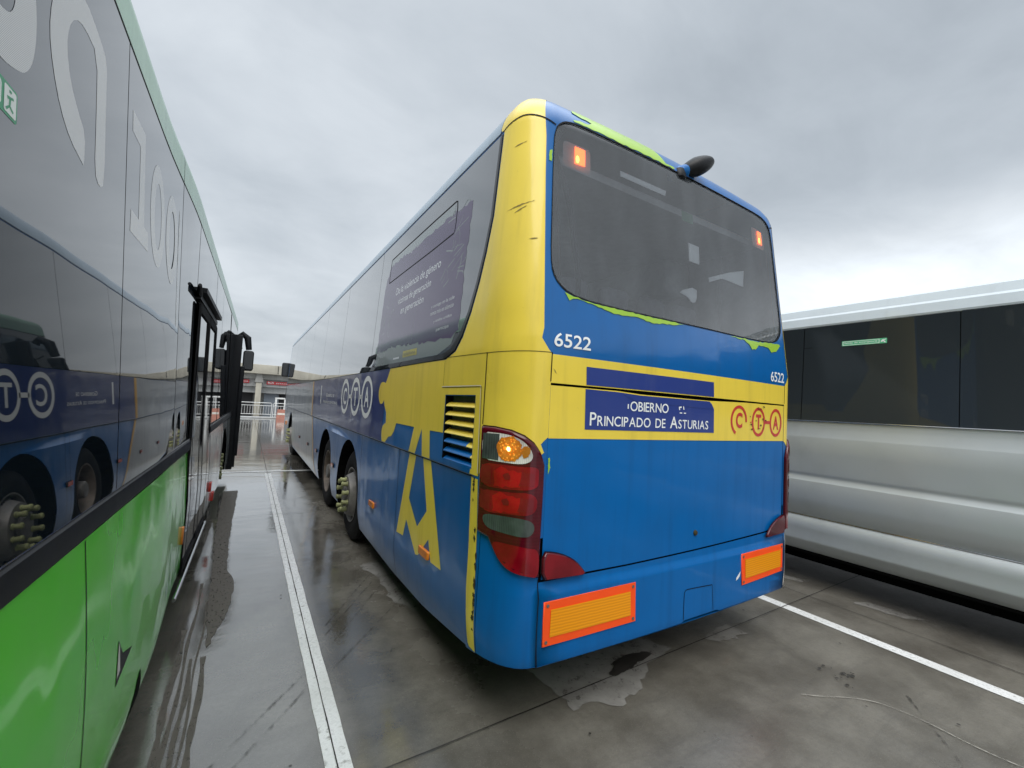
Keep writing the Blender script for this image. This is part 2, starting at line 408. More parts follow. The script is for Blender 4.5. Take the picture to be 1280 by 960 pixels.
mb.add([(-300, -300, 0), (300, -300, 0), (300, 300, 0), (-300, 300, 0)], [(0, 1, 2, 3)], M['ground'])
tag(mb.build('ground'), kind='structure')
def sheet(name, loops, mat, z, kind='structure', seed=0):
    mb = MB()
    for lp in loops:
        pl = [Vector((a, b, 0)) for a, b in lp]
        mb.add([(p.x, p.y, z) for p in pl], [list(t) for t in tessellate_polygon([pl])], mat)
    for i, f in enumerate(mb.f):
        a, b_, c = (Vector(mb.v[k]) for k in f)
        if (b_-a).cross(c-a).z < 0: mb.f[i] = f[::-1]
    return tag(mb.build(name), kind=kind)
def line_mat():
    m, q, b = principled('road_paint')
    oc = q.n('ShaderNodeTexCoord').outputs['Object']
    n = q.noise(oc, 26, 6, .7); n2 = q.noise(oc, 2.5, 5, .6)
    wear = q.math('MULTIPLY', q.ramp(q.math('ADD', n, q.math('MULTIPLY', n2, .5)), (.80, .98, 0, 1)), .8)
    q.put(b.inputs['Base Color'], q.mix(wear, q.mix(q.ramp(n2, (.3, .7, 0, 1)), (.62, .62, .60, 1), (.76, .76, .75, 1)), (.22, .21, .19, 1)))
    q.put(b.inputs['Roughness'], q.math('ADD', .16, q.math('MULTIPLY', n, .25)))
    return m
M['line'] = line_mat()
def wob(x0, x1, y0, y1, axis, seed, amp=.0022, step=.12):
    """a painted strip with slightly ragged edges"""
    return rough_edge([(x0, y0), (x1, y0), (x1, y1), (x0, y1)], amp, step, seed)
sheet('lane_marking', [wob(.402, .510, -3, 9.95, 'y', 1), wob(4.06, 4.165, -3, 9.95, 'y', 2), wob(-3.27, -3.165, -3, 9.95, 'y', 3), wob(7.73, 7.835, -3, 9.95, 'y', 4), wob(-12, 12, 10.15, 10.27, 'x', 5, .005, .3)], M['line'], .004)
M['joint'] = plain('slab_joint', (.018, .015, .013), .6, var=.4)
jl = [wob(.449, .4545, -4, 40, 'y', 11, .0012, .15)]
for yy in (1.95, 6.6, 11.4, 16.2, 21.0, -2.8): jl.append([(p[0], p[1]+.024*(p[0]-2.6)) for p in wob(-14, 14, yy, yy+.006, 'x', int(yy*10), .0014, .12)])
for xx in (4.55, -3.2, 8.6): jl.append(wob(xx, xx+.006, -4, 40, 'y', int(xx*7), .0012, .2))
sheet('slab_joints', jl, M['joint'], .0085)
def speckled(name, ca, cb, rough, lo, hi, sc=22):
    """a stain that breaks up into grains: worn through where the noise is low"""
    m, q, b = principled(name); oc = q.n('ShaderNodeTexCoord').outputs['Object']
    n = q.noise(oc, sc, 8, .72); n2 = q.noise(oc, 4.5, 4, .6)
    q.put(b.inputs['Base Color'], q.mix(q.ramp(n2, (.3, .7, 0, 1)), (*ca, 1), (*cb, 1))); b.inputs['Roughness'].default_value = rough; b.inputs['Specular IOR Level'].default_value = .3
    q.put(b.inputs['Alpha'], q.ramp(q.math('ADD', q.math('MULTIPLY', n, .7), q.math('MULTIPLY', n2, .3)), (lo, hi, 0, .85)))
    return m
M['dry'] = speckled('drying_concrete', (.19, .18, .165), (.28, .27, .25), .7, .30, .48)
M['damp'] = plain('dark_wet_patch', (.045, .042, .038), .14, var=.3)
M['chalk'] = speckled('chalky_scratch', (.24, .225, .19), (.34, .32, .28), .7, .38, .58)
M['oil'] = speckled('oil_stain', (.022, .020, .018), (.045, .04, .036), .40, .22, .40)
wet1 = [(2.262, 2.345), (2.479, 2.294), (2.55, 2.126), (2.601, 1.976), (2.317, 1.943), (2.253, 1.87), (2.131, 1.832), (2.08, 1.778), (1.935, 1.754), (1.875, 1.713), (1.81, 1.766), (1.77, 1.812), (1.68, 1.821), (1.597, 1.825), (1.62, 1.904), (1.592, 2.067), (1.55, 2.5), (1.9, 2.6)]
sheet('drying_patch', [rough_edge(wet1, .012, .035, 3),
      rough_edge([(2.942, 1.972), (3.176, 2.02), (3.309, 2.02), (3.322, 1.86), (3.20, 1.885), (3.177, 1.845), (3.14, 1.89), (3.10, 1.865), (3.047, 1.90), (3.01, 1.885)], .008, .03, 4),
      rough_edge([(2.75, 2.25), (3.05, 2.3), (3.1, 2.6), (2.8, 2.65)], .02, .05, 5),
      rough_edge([(1.02, 4.3), (1.12, 4.0), (1.1, 3.5), (1.22, 3.2), (1.3, 3.4), (1.24, 3.9), (1.3, 4.4)], .02, .06, 6),
      rough_edge([(4.75, 2.5), (4.9, 2.45), (5.0, 2.2), (4.88, 2.2)], .01, .04, 8), rough_edge([(4.8, 1.75), (4.95, 1.7), (5.0, 1.3), (4.85, 1.4)], .012, .04, 9)], M['dry'], .004)
oil = [(2.064, 1.988), (2.10, 2.03), (2.174, 2.05), (2.305, 2.056), (2.35, 2.045), (2.41, 2.03), (2.413, 1.985), (2.33, 1.975), (2.263, 1.965), (2.15, 1.935), (2.02, 1.925), (1.99, 1.95)]
drops = [rough_edge(oil, .008, .025, 12)]
rnd = random.Random(5)
for k in range(16):
    cx, cy, r = 3.33+rnd.gauss(0, .055), 1.27+rnd.gauss(0, .05), rnd.uniform(.004, .017)
    drops.append(rough_edge([(cx+r*math.cos(t*1.05), cy+r*.8*math.sin(t*1.05)) for t in range(6)], r*.2, .01, k))
for k in range(40):
    cx, cy, r = rnd.uniform(-.1, 4), rnd.uniform(.6, 5), rnd.uniform(.003, .010)
    drops.append([(cx+r*math.cos(t*1.05), cy+r*math.sin(t*1.05)) for t in range(6)])
sheet('oil_stains', drops, M['oil'], .0125)
def ribbon(pts, w, seed):
    L, Rr = [], []; rnd = random.Random(seed)
    for i, p in enumerate(pts):
        a = Vector(pts[max(i-1, 0)]); b = Vector(pts[min(i+1, len(pts)-1)]); d = (b-a).normalized(); n = Vector((-d.y, d.x))*w/2*rnd.uniform(.5, 1.25)
        L.append((p[0]+n.x, p[1]+n.y)); Rr.append((p[0]-n.x, p[1]-n.y))
    return L+Rr[::-1]
scr = chaikin([(2.911, 1.308), (3.0, 1.24), (3.14, 1.162), (3.253, 1.066), (3.294, .918), (3.297, .8), (3.287, .697), (3.301, .536), (3.4, .3)], 3, False)
sheet('scratch_mark', [ribbon(scr, .010, 2)], M['chalk'], .0045)
M['skid'] = speckled('tyre_mark', (.03, .028, .025), (.05, .046, .04), .45, .44, .70)
sk = []
for x0, y0, x1, y1 in ((.56, 3.15, 1.15, 4.05), (.60, 3.05, 1.22, 3.98), (.55, 2.75, 1.30, 3.62), (.58, 3.28, 1.06, 4.05), (-.15, 2.1, .38, 2.75), (-.10, 2.0, .39, 2.62), (2.9, .55, 3.5, 1.0)):
    sk.append(ribbon([(x0+(x1-x0)*k/24, y0+(y1-y0)*k/24) for k in range(25)], .016, int(x0*100+y0*10)))
sheet('tyre_marks', sk, M['skid'], .0045)
# darker brown band beside the green bus, with its ragged edge, and tyre tracks
band = [(-.02, 8.3), (-.06, 5.54), (-.046, 4.71), (.021, 4.36), (.013, 3.95), (-.045, 3.59), (-.10, 3.30), (-.14, 3.9), (-.15, 4.6), (-.20, 6), (-.22, 8.3)]
def band_mat():
    m, q, b = principled('brown_concrete'); oc = q.n('ShaderNodeTexCoord').outputs['Object']
    n = q.noise(oc, 14, 6, .65)
    q.put(b.inputs['Base Color'], q.mix(n, (.075, .066, .054, 1), (.145, .13, .108, 1))); q.put(b.inputs['Roughness'], q.math('ADD', .42, q.math('MULTIPLY', n, .2)))
    b.inputs['Specular IOR Level'].default_value = .25
    q.put(b.inputs['Alpha'], q.ramp(q.noise(q.mapping(oc, scale=(60, 22, 1)), 1.0, 6, .7), (.30, .48, .05, .95)))
    return m
M['brownc'] = band_mat()
bl = [rough_edge(band, .008, .05, 21)]
for xs, w, ya, yb in ((-.235, .030, .6, 3.6), (-.20, .020, .6, 4.4), (-.165, .024, .4, 3.2), (-.14, .012, .5, 4.0), (-.105, .026, .3, 3.2)):
    bl.append(ribbon([(xs+.006*math.sin(k*.9), ya+(yb-ya)*k/26) for k in range(27)], w, int(-xs*1000)))
sheet('brown_band_and_tracks', bl, M['brownc'], .0045)

def mir(p, right): return [(UT-a, b) for a, b in p][::-1] if right else p
def ccw(p):
    a = sum(p[i][0]*p[(i+1) % len(p)][1]-p[(i+1) % len(p)][0]*p[i][1] for i in range(len(p)))
    return p if a > 0 else p[::-1]
# ------------------------------------------------------------------ the blue and yellow bus
XL, XR = 1.03, 3.66; XC = (XL+XR)/2; HW = (XR-XL)/2
XS = 1.234; XS2 = 2*XC-XS; YC = 2.03; YR = 1.672; YSEAM = 1.70
CA = XS-XL; CB = YC-YSEAM; CC = .44; WR = XS2-XS
ZT = 3.12; RT = .27; ZTOP = 3.40; UT = 2*CC+WR; YF = 15.35
def sst(a, b, x): t = min(1, max(0, (x-a)/(b-a))); return t*t*(3-2*t)
def inset(z):
    e = 0.0
    if z > 1.9: e += .075*min(1.25, (z-1.9)/(ZT-1.9))
    if z > ZT: k = min(1, (z-ZT)/(ZTOP-ZT)); e += RT*(1-math.sqrt(max(0, 1-k*k)))
    if z < .55: k = (.55-z)/.25; e += .03*k*k
    return e
def rearin(z):
    e = 0.0
    if z > 1.95: e += .12*min(1.25, (z-1.95)/(ZT-1.95))
    if z > ZT: k = min(1, (z-ZT)/(ZTOP-ZT)); e += RT*(1-math.sqrt(max(0, 1-k*k)))
    if z < .42: k = (.42-z)/.12; e += .035*k*k
    return e
def BF(u, z):
    e = inset(z); right = u > CC+WR/2; uu = UT-u if right else u
    if uu < 0:
        x, y, w = XL+.012*(1-sst(1.222, 1.236, z))*sst(0, .02, -uu), YC-uu, 0.0
    elif uu < CC:
        t = uu/CC*math.pi/2; x, y, w = XS-CA*math.cos(t), YC-CB*math.sin(t), math.sin(t); y -= .004*(1-sst(.70, .76, z))*w**4
    else:
        x, w = XS+uu-CC, 1.0; y = YR+(YSEAM-YR)*((x-XC)/(XS-XC))**2-.012*(1-sst(.70, .76, z))
    x = XC+(x-XC)*(1-e/HW); y += rearin(z)*w
    return (2*XC-x if right else x), y, z
def BN(u, z):
    h = 1e-3; a, b, c, d = (Vector(BF(*k)) for k in ((u-h, z), (u+h, z), (u, z-h), (u, z+h)))
    n = (b-a).cross(d-c)
    return n.normalized() if n.length else Vector((0, 0, 1))
us = [CC*k/10 for k in range(11)]+[UT-CC*k/10 for k in range(11)]+[CC+WR*k/10 for k in range(1, 10)]+[-.02, UT+.02]+[-k for k in range(1, 14)]
zs = [.29, .33, .37, .40, .43, .47, .51, .55, .70, .715, .73, .745, .76, 1.222, 1.2255, 1.229, 1.2325, 1.236, 1.9, 1.95, 2.3, 2.7, 3.0, 3.12, 3.16, 3.2, 3.235, 3.265, 3.29, 3.31, 3.33, 3.35, 3.365, 3.378, 3.388, 3.395]
B = Surf(BF, BN, us, zs)
bus = thing('city_bus', (XC, YR, 0), 'blue and yellow three-axle coach with peeling adverts, seen from its rear corner', 'bus')
AX = [(5.26, .53, .63), (6.98, .50, .63), (13.15, .50, .63)]     # axle y, hub height, arch radius
def arch_pts(yc, r, zb, left=True):
    """arch outline in (u, z) from front to rear on the left side"""
    p = []
    for k in range(17):
        t = math.pi*k/16; yy = yc+r*math.cos(t); zz = .50+r*math.sin(t)*.98
        p.append((YC-yy, zz))
    p = [(p[0][0], zb)]+p+[(p[-1][0], zb)]
    return p if left else [(UT-a, b) for a, b in p][::-1]
UF = YC-YF
bottom = [(UF, .30)]
for yc, hz, r in AX[::-1]: bottom += arch_pts(yc, r, .26)
bottom += [(-1.44, .235), (-.72, .265), (-.06, .35), (.0825, .375)]
bottomR = [(UT-a, b) for a, b in bottom][::-1]
HT = 1.728
bot_edge = bottom+[(.0855, .98), (.462, .98), (.462, HT), (UT-.462, HT), (UT-.462, .98), (UT-.0855, .98)]+bottomR
rw_half = [(.419, 3.03), (.437, 3.098), (.469, 3.140), (.515, 3.168), (.60, 3.180), (.9, 3.178), (1.30, 3.178), (UT/2, 3.178)]
rw_low = [(UT/2, 2.163), (1.30, 2.163), (1.0, 2.163), (.70, 2.170), (.551, 2.190), (.4805, 2.2337), (.4448, 2.285), (.4257, 2.3697), (.4217, 2.5785), (.419, 2.81)]
rw = [(UT-a, b) for a, b in rw_low[1:]][::-1]+rw_low   # right low .. then left
rw = rw_half+[(UT-a, b) for a, b in rw_half[:-1]][::-1]+[(UT-a, b) for a, b in rw_low[1:]][::-1]+rw_low
rw = chaikin(rw, 1)
LOU = [(-.4257, 1.647), (-.4283, 1.27), (-.0265, 1.27), (-.0235, 1.647)]
shell = bot_edge+[(UT-UF, ZTOP), (UF, ZTOP)]
body = MB()
B.put(body, [shell, rw, LOU], M['blues'])
# front closing panel, roof skin
cap = [BF(u, ZTOP) for u in [UF, -8, -4, -1]+us[:11]+us[22:32]]
rp = sorted([UF, -8, -4, -1, 0]+[CC*k/10 for k in range(11)]+[CC+WR*k/10 for k in range(1, 10)]+[UT-CC*k/10 for k in range(11)]+[UT+1, UT+4, UT+8, UT-UF])
loop = [BF(u, ZTOP) for u in rp]
rf = MB(); rf.add(loop, [list(range(len(loop)))[::-1]], M['front'])
for k in range(3): rf.box(XC-.8, XC+.8, 5.2+k*3.4, 7.4+k*3.4, ZTOP-.01, ZTOP+.16, M['front'], .05)
rf.build('roof', bus)
fr = MB()
fp = [BF(UF, z) for z in (.30, .5, .9, 1.3, 1.9, 2.5, 3.12, 3.2, 3.28, 3.33, ZTOP)]
fq = [BF(UT-UF, z) for z in (.30, .5, .9, 1.3, 1.9, 2.5, 3.12, 3.2, 3.28, 3.33, ZTOP)]
vs = []
for a, b in zip(fp, fq):
    for k in range(9): t = k/8; vs.append((a[0]+(b[0]-a[0])*t, a[1]+.35*(1-(2*t-1)**2), a[2]))
fr.add(vs, [(i*9+k, (i+1)*9+k, (i+1)*9+k+1, i*9+k+1) for i in range(10) for k in range(8)], M['front'], smooth=True)
fr.build('front_panel', bus)
wsn = MB(); vs = [(p[0], p[1]+.012, p[2]) for p in vs]
wsn.add(vs, [(i*9+k, (i+1)*9+k, (i+1)*9+k+1, i*9+k+1) for i in range(3, 6) for k in range(8)], M['glass_side'], smooth=True)
wsn.build('windscreen', bus)
# --- livery on the body skin
e1, e2, e3, e4 = .0015, .003, .0045, .006
B.put(body, [(UF, 3.13), (-.055, 3.13), (-.062, 3.399), (UF, 3.399)], M['lblue'], e1); B.put(body, [(UT+.062, 3.399), (UT+.055, 3.13), (UT-UF, 3.13), (UT-UF, 3.399)], M['lblue'], e1)  # sky sheen on the roof cove, painted as a paler blue
WB = 1.868
yel = [(-1.6776, WB), (-1.29, WB+.003), (-.874, WB+.003), (-.462, WB), (-.318, 1.9085), (-.238, 1.988), (-.164, 2.117), (-.101, 2.274), (-.054, 2.44), (-.016, 2.636), (-.0106, 2.987), (-.008, 3.12), (-.05, 3.145), (-.06, 3.398), (.30, 3.398), (.315, 3.32), (.332, 3.226), (.357, 3.038), (.364, 2.80), (.396, 1.995), (.384, 1.945), (.392, 1.936), (.464, 1.870)]
yel += [(UT-.464, 1.868), (UT-.392, 1.936), (UT-.384, 1.945), (UT-.396, 1.995), (UT-.364, 2.8), (UT-.357, 3.038), (UT-.332, 3.226), (UT-.30, 3.398), (UT+.06, 3.398), (UT+.0, 3.12), (UT+.02, 2.6), (UT+.3, 1.87), (UT+1.2, 1.87), (UT+1.2, 1.42), (UT-.05, 1.42), (UT-.40, 1.42), (UT-.462, 1.457), (UT-.462, HT), (.462, HT), (.462, 1.462), (.4167, 1.427), (.443, 1.388), (.30, 1.30), (.075, 1.30), (.045, 1.236), (-.0396, 1.236), (-.035, 1.262), (-.021, 1.262), (-.019, 1.652), (-.430, 1.652), (-.433, 1.42), (-.655, 1.4168), (-.629, 1.236), (-.7758, 1.236), (-.8058, 1.4174), (-.92, 1.236), (-1.055, 1.236), (-.9682, 1.4181), (-1.4032, 1.4192), (-1.4519, 1.3521), (-1.5232, 1.3036), (-1.5969, 1.2941), (-1.6218, 1.2802), (-1.70, 1.238), (-1.80, 1.238)]
yel += chaikin([(-1.80, 1.238), (-1.83, 1.2923), (-1.815, 1.3656), (-1.745, 1.395), (-1.7075, 1.4026)], 2, False)[1:]
yel += [(-1.7197, 1.4925), (-1.785, 1.545)]+chaikin([(-1.8158, 1.602), (-1.8295, 1.5812), (-1.89, 1.5569), (-1.96, 1.5683), (-2.008, 1.6317), (-2.0088, 1.6965), (-1.955, 1.755), (-1.8574, 1.7604), (-1.7965, 1.7467)], 2, False)+[(-1.7218, 1.8166)]
B.put(body, yel, M['yellow'], e1)
B.put(body, [(-.0396, 1.221), (-.034, 1.1), (-.0286, .9423), (.025, .40), (.035, .385), (.080, .378), (.0612, .97), (.0457, 1.221)], M['yellow'], e1)
legs = [(-1.0601, 1.2215), (-1.25, .6053), (-1.0923, .6191), (-1.039, .7485), (-.8099, .5728), (-.7582, .5838), (-.5903, .7339), (-.5308, .6115), (-.3659, .6195), (-.6305, 1.2215), (-.7755, 1.2215), (-.6496, .8966), (-.8088, .7572), (-1.0119, .9077), (-.9183, 1.2215)]
B.put(body, legs, M['yellow'], e1)
# navy field between the crease and the windows, lighter front third
B.put(body, [(-6.62, 1.238), (-2.33, 1.238), (-2.25, WB), (-6.68, WB)], M['navy'], e1)
B.put(body, [(-2.33, 1.238), (-1.85, 1.238), (-1.70, WB), (-2.25, WB)], M['navy'], e1*.9)
B.put(body, [(UF+.01, 1.238), (-6.72, 1.238), (-6.76, WB), (UF+.01, WB)], M['front'], e1)
frontlow = [(UF+.01, .33)]+arch_pts(AX[2][0], AX[2][2]+.012, .30)+[(-5.93, .26), (-6.62, 1.221), (UF+.01, 1.221)]
B.put(body, frontlow, M['front'], e1)
B.put(body, [(-5.99, .262), (-5.90, .262), (-6.60, 1.221), (-6.70, 1.221)], M['gold'], e2)
B.put(body, [(-6.72, 1.238), (-6.60, 1.238), (-6.66, WB), (-6.78, WB)], M['gold'], e2)
# blue outline of the yellow band, black joints
for u in (.4615, UT-.4615): B.line(body, [(u, 1.879), (u-.001, 1.735)], .006, M['seam'], e2)
sa = [(-.0049, 3.1283), (.0962, 3.1462), (.1642, 3.1577), (.2281, 3.1564), (.2903, 3.1472), (.3536, 3.1346), (.435, 3.1144)]
sa = chaikin(sa, 2, False)
B.line(body, sa, .008, M['seam'], e2); B.line(body, [(UT-a, b) for a, b in sa], .008, M['seam'], e2)
B.line(body, [(UF+.02, 3.124), (-.005, 3.126)], .008, M['seam'], e2)
B.line(body, [(.0636, 1.8728), (.0606, 1.5049)], .006, M['seam'], e2)
B.line(body, [(-.4676, 1.862), (-.4718, 1.7094)], .003, M['scuff'], e2)
B.line(body, [(-.4415, 1.8812), (.0637, 1.8709), (.25, 1.874), (.46, 1.877)], .003, M['scuff'], e2)
B.line(body, [(UF+.02, 1.2245), (-.02, 1.2245)], .008, M['seam'], e1)
for u in (-1.30, -2.575): B.line(body, [(u, 1.221), (u+.01, .27)], .006, M['seam'], e2)
for u in (-4.10, -4.22, -6.0, -7.4, -8.6, -9.8): B.line(body, [(u, 1.221), (u, .30)], .005, M['seam'], e2)
fl = [(-.4903, .0), ]
for pts in ([(-.4903, 1.7015), (.0299, 1.7018), (.043, 1.25)],): B.line(body, pts, .005, M['whitep'], e3); B.line(body, [(a+.006, b-.006) for a, b in pts], .004, M['scuff'], e2)
# scuffs on the yellow corner
for a, b in (((.10, 2.62), (.30, 2.66)), ((.16, 2.60), (.25, 2.635)), ((.27, 2.45), (.33, 2.455)), ((.47, 1.80), (.50, 1.77)), ((.12, 2.98), (.22, 3.0))):
    B.put(body, rough_edge([a, ((a[0]+b[0])/2, (a[1]+b[1])/2-.004), b, ((a[0]+b[0])/2, (a[1]+b[1])/2+.004)], .0015, .012, int(a[0]*99)), M['scratch'], e2)
rnd = random.Random(17)
for k in range(34):
    z = rnd.choice((1.19, 1.17, 1.13, 1.10, .93, .80, .70, .66, .60, .55, .5))+rnd.uniform(-.03, .03); uc = .068-.02*(z > .9)-.03*(z > 1.1); l = rnd.uniform(.01, .045); wd = rnd.uniform(.003, .012)
    B.put(body, rough_edge([(uc, z), (uc-wd, z+l*.5), (uc-wd*.4, z+l), (uc+.006, z+l*.6)], .003, .008, k), M['scuff'], e2)
# torn lime vinyl round the rear window
g1 = [(.5416, 3.262), (.55, 3.33), (.60, 3.37), (.66, 3.375), (.69, 3.315), (.76, 3.32), (.82, 3.375), (.95, 3.39), (1.10, 3.39), (1.20, 3.38), (1.27, 3.31), (1.32, 3.24), (1.346, 3.2), (1.44, 3.205), (1.44, 3.188), (1.25, 3.187), (1.0352, 3.187), (.8377, 3.189), (.66, 3.191), (.565, 3.19), (.55, 3.2), (.6114, 3.213), (.6755, 3.2208), (.70, 3.24), (.62, 3.25)]
B.put(body, rough_edge(g1, .005, .025, 2), M['lime'], e2)
g2 = [(.5245, 2.196), (.5518, 2.1591), (.6045, 2.1757), (.6964, 2.1615), (.7921, 2.1477), (.8514, 2.1312), (1.0183, 2.1419), (1.1515, 2.125), (1.3704, 2.146), (1.4478, 2.158), (1.0625, 2.160), (.6963, 2.168), (.56, 2.185)]
B.put(body, rough_edge(g2, .003, .02, 3), M['lime'], e2)
g3 = [(1.9275, 2.155), (2.1032, 2.1472), (2.1582, 2.1279), (2.192, 2.0948), (2.2433, 2.1009), (2.2906, 2.1337), (2.4304, 2.1344), (2.4701, 2.1013), (2.5432, 2.1212), (2.62, 2.168), (2.6, 2.182), (2.5, 2.172), (2.3, 2.160)]
B.put(body, rough_edge(g3, .004, .02, 4), M['lime'], e2)
B.put(body, rough_edge([(.3872, 2.9517), (.4064, 2.9591), (.4098, 2.9326), (.4046, 2.8976), (.3853, 2.8972)], .003, .012, 5), M['lime'], e2)
text_on(B, body, '6522', .468, 1.910, .698, 1.980, M['white'], e2, .012)
text_on(B, body, '6522', 2.428, 1.889, 2.628, 1.962, M['white'], e2, .012)
NV1 = [(.6766, 1.8265), (.681, 1.7335), (1.733, 1.7335), (1.727, 1.8265)]
B.put(body, NV1, M['navyv'], e2)
# CTA rings on the navy side
def chain(S, mb, centres, z, rx, rz, w, mat, off, letters, lw, lh, bold):
    for i, (c, ch) in enumerate(zip(centres, letters)):
        S.put(mb, ring(c, z, rx, rz, w), mat, off)
        text_on(S, mb, ch, c-lw/2, z-lh/2, c+lw/2, z+lh/2, mat, off, bold)
    for a, b in zip(centres, centres[1:]): S.put(mb, [(a+rx-w*.5, z-w*.42), (b-rx+w*.5, z-w*.42), (b-rx+w*.5, z+w*.42), (a+rx-w*.5, z+w*.42)], mat, off)
chain(B, body, [-3.615, -3.015, -2.47], 1.617, .237, .216, .052, M['white'], e2, 'CTA', .20, .205, .02)
B.put(body, [(-5.70, 1.48), (-5.63, 1.48), (-5.63, 1.775), (-5.70, 1.775)], M['white'], e2)
small_caps(B, body, 'Gobierno de', -5.10, 1.60, -4.40, .055, M['white'], e2, .01)
small_caps(B, body, 'Principado de Asturias', -5.35, 1.50, -4.15, .05, M['white'], e2, .01)
body.build('body', bus)

M['cab'] = plain('grey_interior_trim', (.30, .31, .32), .7, var=.15)
M['cabd'] = plain('dark_interior_trim', (.14, .145, .15), .7, var=.2)
M['seatc'] = plain('grey_blue_seat_cloth', (.09, .095, .11), .9, var=.3)
M['daylight_white'] = plain('painted_daylight_white', (.80, .82, .82), .6)  # white of the panel that stands in for daylight behind the rear glass
M['panelw'] = plain('diffuser_and_daylight_white', (.75, .77, .78), .5)  # lamp diffuser, also the white panels standing in for daylight
# --- engine hatch (its own panel, its own share of the livery)
hat = MB()
hp = [(.4630, HT-.012), (.90, HT-.012), (1.07, HT-.020), (1.69, HT-.022), (2.1, HT-.012), (UT-.468, HT-.010), (UT-.468, .832), (2.35, .818), (1.6, .799), (1.017, .787), (.4630, .783)]
B.put(hat, hp, M['blue'], .0)
yb = [(.4630, HT-.012), (.90, HT-.012), (1.07, HT-.020), (1.69, HT-.022), (2.1, HT-.012), (UT-.468, HT-.010), (UT-.468, 1.457), (.4630, 1.457)]
B.put(hat, yb, M['yellow'], e1)
B.put(hat, [(.6766, HT-.016), (.9034, HT-.018), (1.0702, HT-.026), (1.6878, HT-.026), (1.715, 1.684), (1.7368, 1.6525), (1.7413, 1.506), (.6828, 1.505)], M['navyv'], e2)
B.put(hat, [(.935, HT-.028), (1.07, HT-.030), (1.685, HT-.030), (1.712, 1.684), (1.735, 1.655), (1.3, 1.662), (1.02, 1.672)], M['navyv'], e3)
small_caps(B, hat, 'OBIERNO'.title().upper(), .992, 1.614, 1.300, .055, M['white'], e3, .006)
B.put(hat, [(.972, 1.624), (.980, 1.624), (.980, 1.650), (.972, 1.650)], M['white'], e3)
for pl in ([(1.39, 1.655), (1.415, 1.658), (1.416, 1.650), (1.40, 1.648), (1.402, 1.636), (1.394, 1.636)], [(1.428, 1.660), (1.437, 1.658), (1.441, 1.638), (1.433, 1.640)], [(1.40, 1.622), (1.422, 1.622), (1.422, 1.616), (1.40, 1.616)], [(1.437, 1.622), (1.458, 1.622), (1.458, 1.616), (1.437, 1.616)]):
    B.put(hat, pl, M['white'], e3)
small_caps(B, hat, 'Principado de Asturias', .712, 1.527, 1.678, .072, M['white'], e3, .006)
def letter(ch, c, z, w, h): text_on(B, hat, ch, c-w/2, z-h/2, c+w/2, z+h/2, M['redv'], e2, .035)
for c in (2.2705, 2.514): B.put(hat, ring(c, 1.5895, .089, .102, .021), M['redv'], e2)
B.put(hat, [(2.355, 1.578), (2.43, 1.578), (2.43, 1.600), (2.355, 1.600)], M['redv'], e2)
B.put(hat, ring(2.022, 1.592, .098, .102, .020, 30, -5, 245)[0], M['redv'], e2)
B.put(hat, rough_edge([(2.175, 1.575), (2.19, 1.60), (2.155, 1.582)], .004, .01, 8), M['redv'], e2)
letter('C', 2.024, 1.5935, .078, .105); letter('T', 2.2705, 1.5895, .070, .105); letter('A', 2.514, 1.5885, .082, .10)
rnd = random.Random(3)
for k in range(16):
    a, b = rnd.uniform(2.08, 2.36), rnd.uniform(1.53, 1.70); l = rnd.uniform(.008, .03)
    B.put(hat, rough_edge([(a, b), (a+l, b+rnd.uniform(-.014, .004)), (a+l*.8, b+.007)], .003, .01, k), M['scuff'], e4)
B.put(hat, rough_edge([(.4684, 1.3613), (.478, 1.363), (.481, 1.3169), (.4704, 1.2819)], .002, .01, 3), M['lime'], e2)
ho = hat.build('engine_hatch', bus)
kn = MB(); p = Vector(BF(1.586, .8976)); kn.lathe([(-.004, .0), (-.004, .0155), (.004, .0165), (.010, .013), (.012, 0)], p, BN(1.586, .8976), M['scuff'], 20)
kn.build('lock', ho)
# dark cavity behind the gaps
for sg_ in (False, True):
    ln_ = MB(); B.put(ln_, ccw([(UT-a, b) if sg_ else (a, b) for a, b in [(-.45, 1.3), (.40, 1.3), (.40, 3.1), (-.45, 3.1)]]), M['cabd'], -.05); ln_.build('corner_lining', bus)
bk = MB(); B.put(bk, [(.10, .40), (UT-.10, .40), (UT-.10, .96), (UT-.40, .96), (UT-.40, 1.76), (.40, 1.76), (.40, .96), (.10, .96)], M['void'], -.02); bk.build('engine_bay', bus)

# --- rear bumper
bum = MB()
bp_ = [(.0885, .978), (.446, .978), (.446, .772), (1.017, .778), (1.6, .790), (2.35, .808), (UT-.446, .816), (UT-.446, .978), (UT-.0885, .978), (UT-.0865, .378), (2.2, .388), (1.85, .390), (1.81, .40), (1.50, .40), (1.47, .388), (.9, .385), (.45, .382), (.0865, .378)]
B.put(bum, bp_, M['blue'], .0)
B.line(bum, [(.4455, .79), (.443, .384)], .005, M['seam'], e1); B.line(bum, [(UT-.4455, .80), (UT-.443, .384)], .005, M['seam'], e1)
B.line(bum, chaikin([(1.4851, .402), (1.4848, .555), (1.495, .573), (1.5204, .577), (1.7565, .564)], 2, False), .005, M['seam'], e1)
B.line(bum, [(1.7565, .564), (1.775, .405)], .003, M['seam'], e1)
wp = [(UT-.40, .80), (UT-.30, .80), (UT-.28, .5), (UT-.33, .40), (UT-.44, .395), (UT-.40, .46), (UT-.385, .6)]
B.put(bum, chaikin(wp, 2), M['whitep'], e1)
B.put(bum, rough_edge([(2.02, .56), (2.07, .60), (2.06, .565), (2.02, .545)], .004, .02, 2), M['white'], e1)
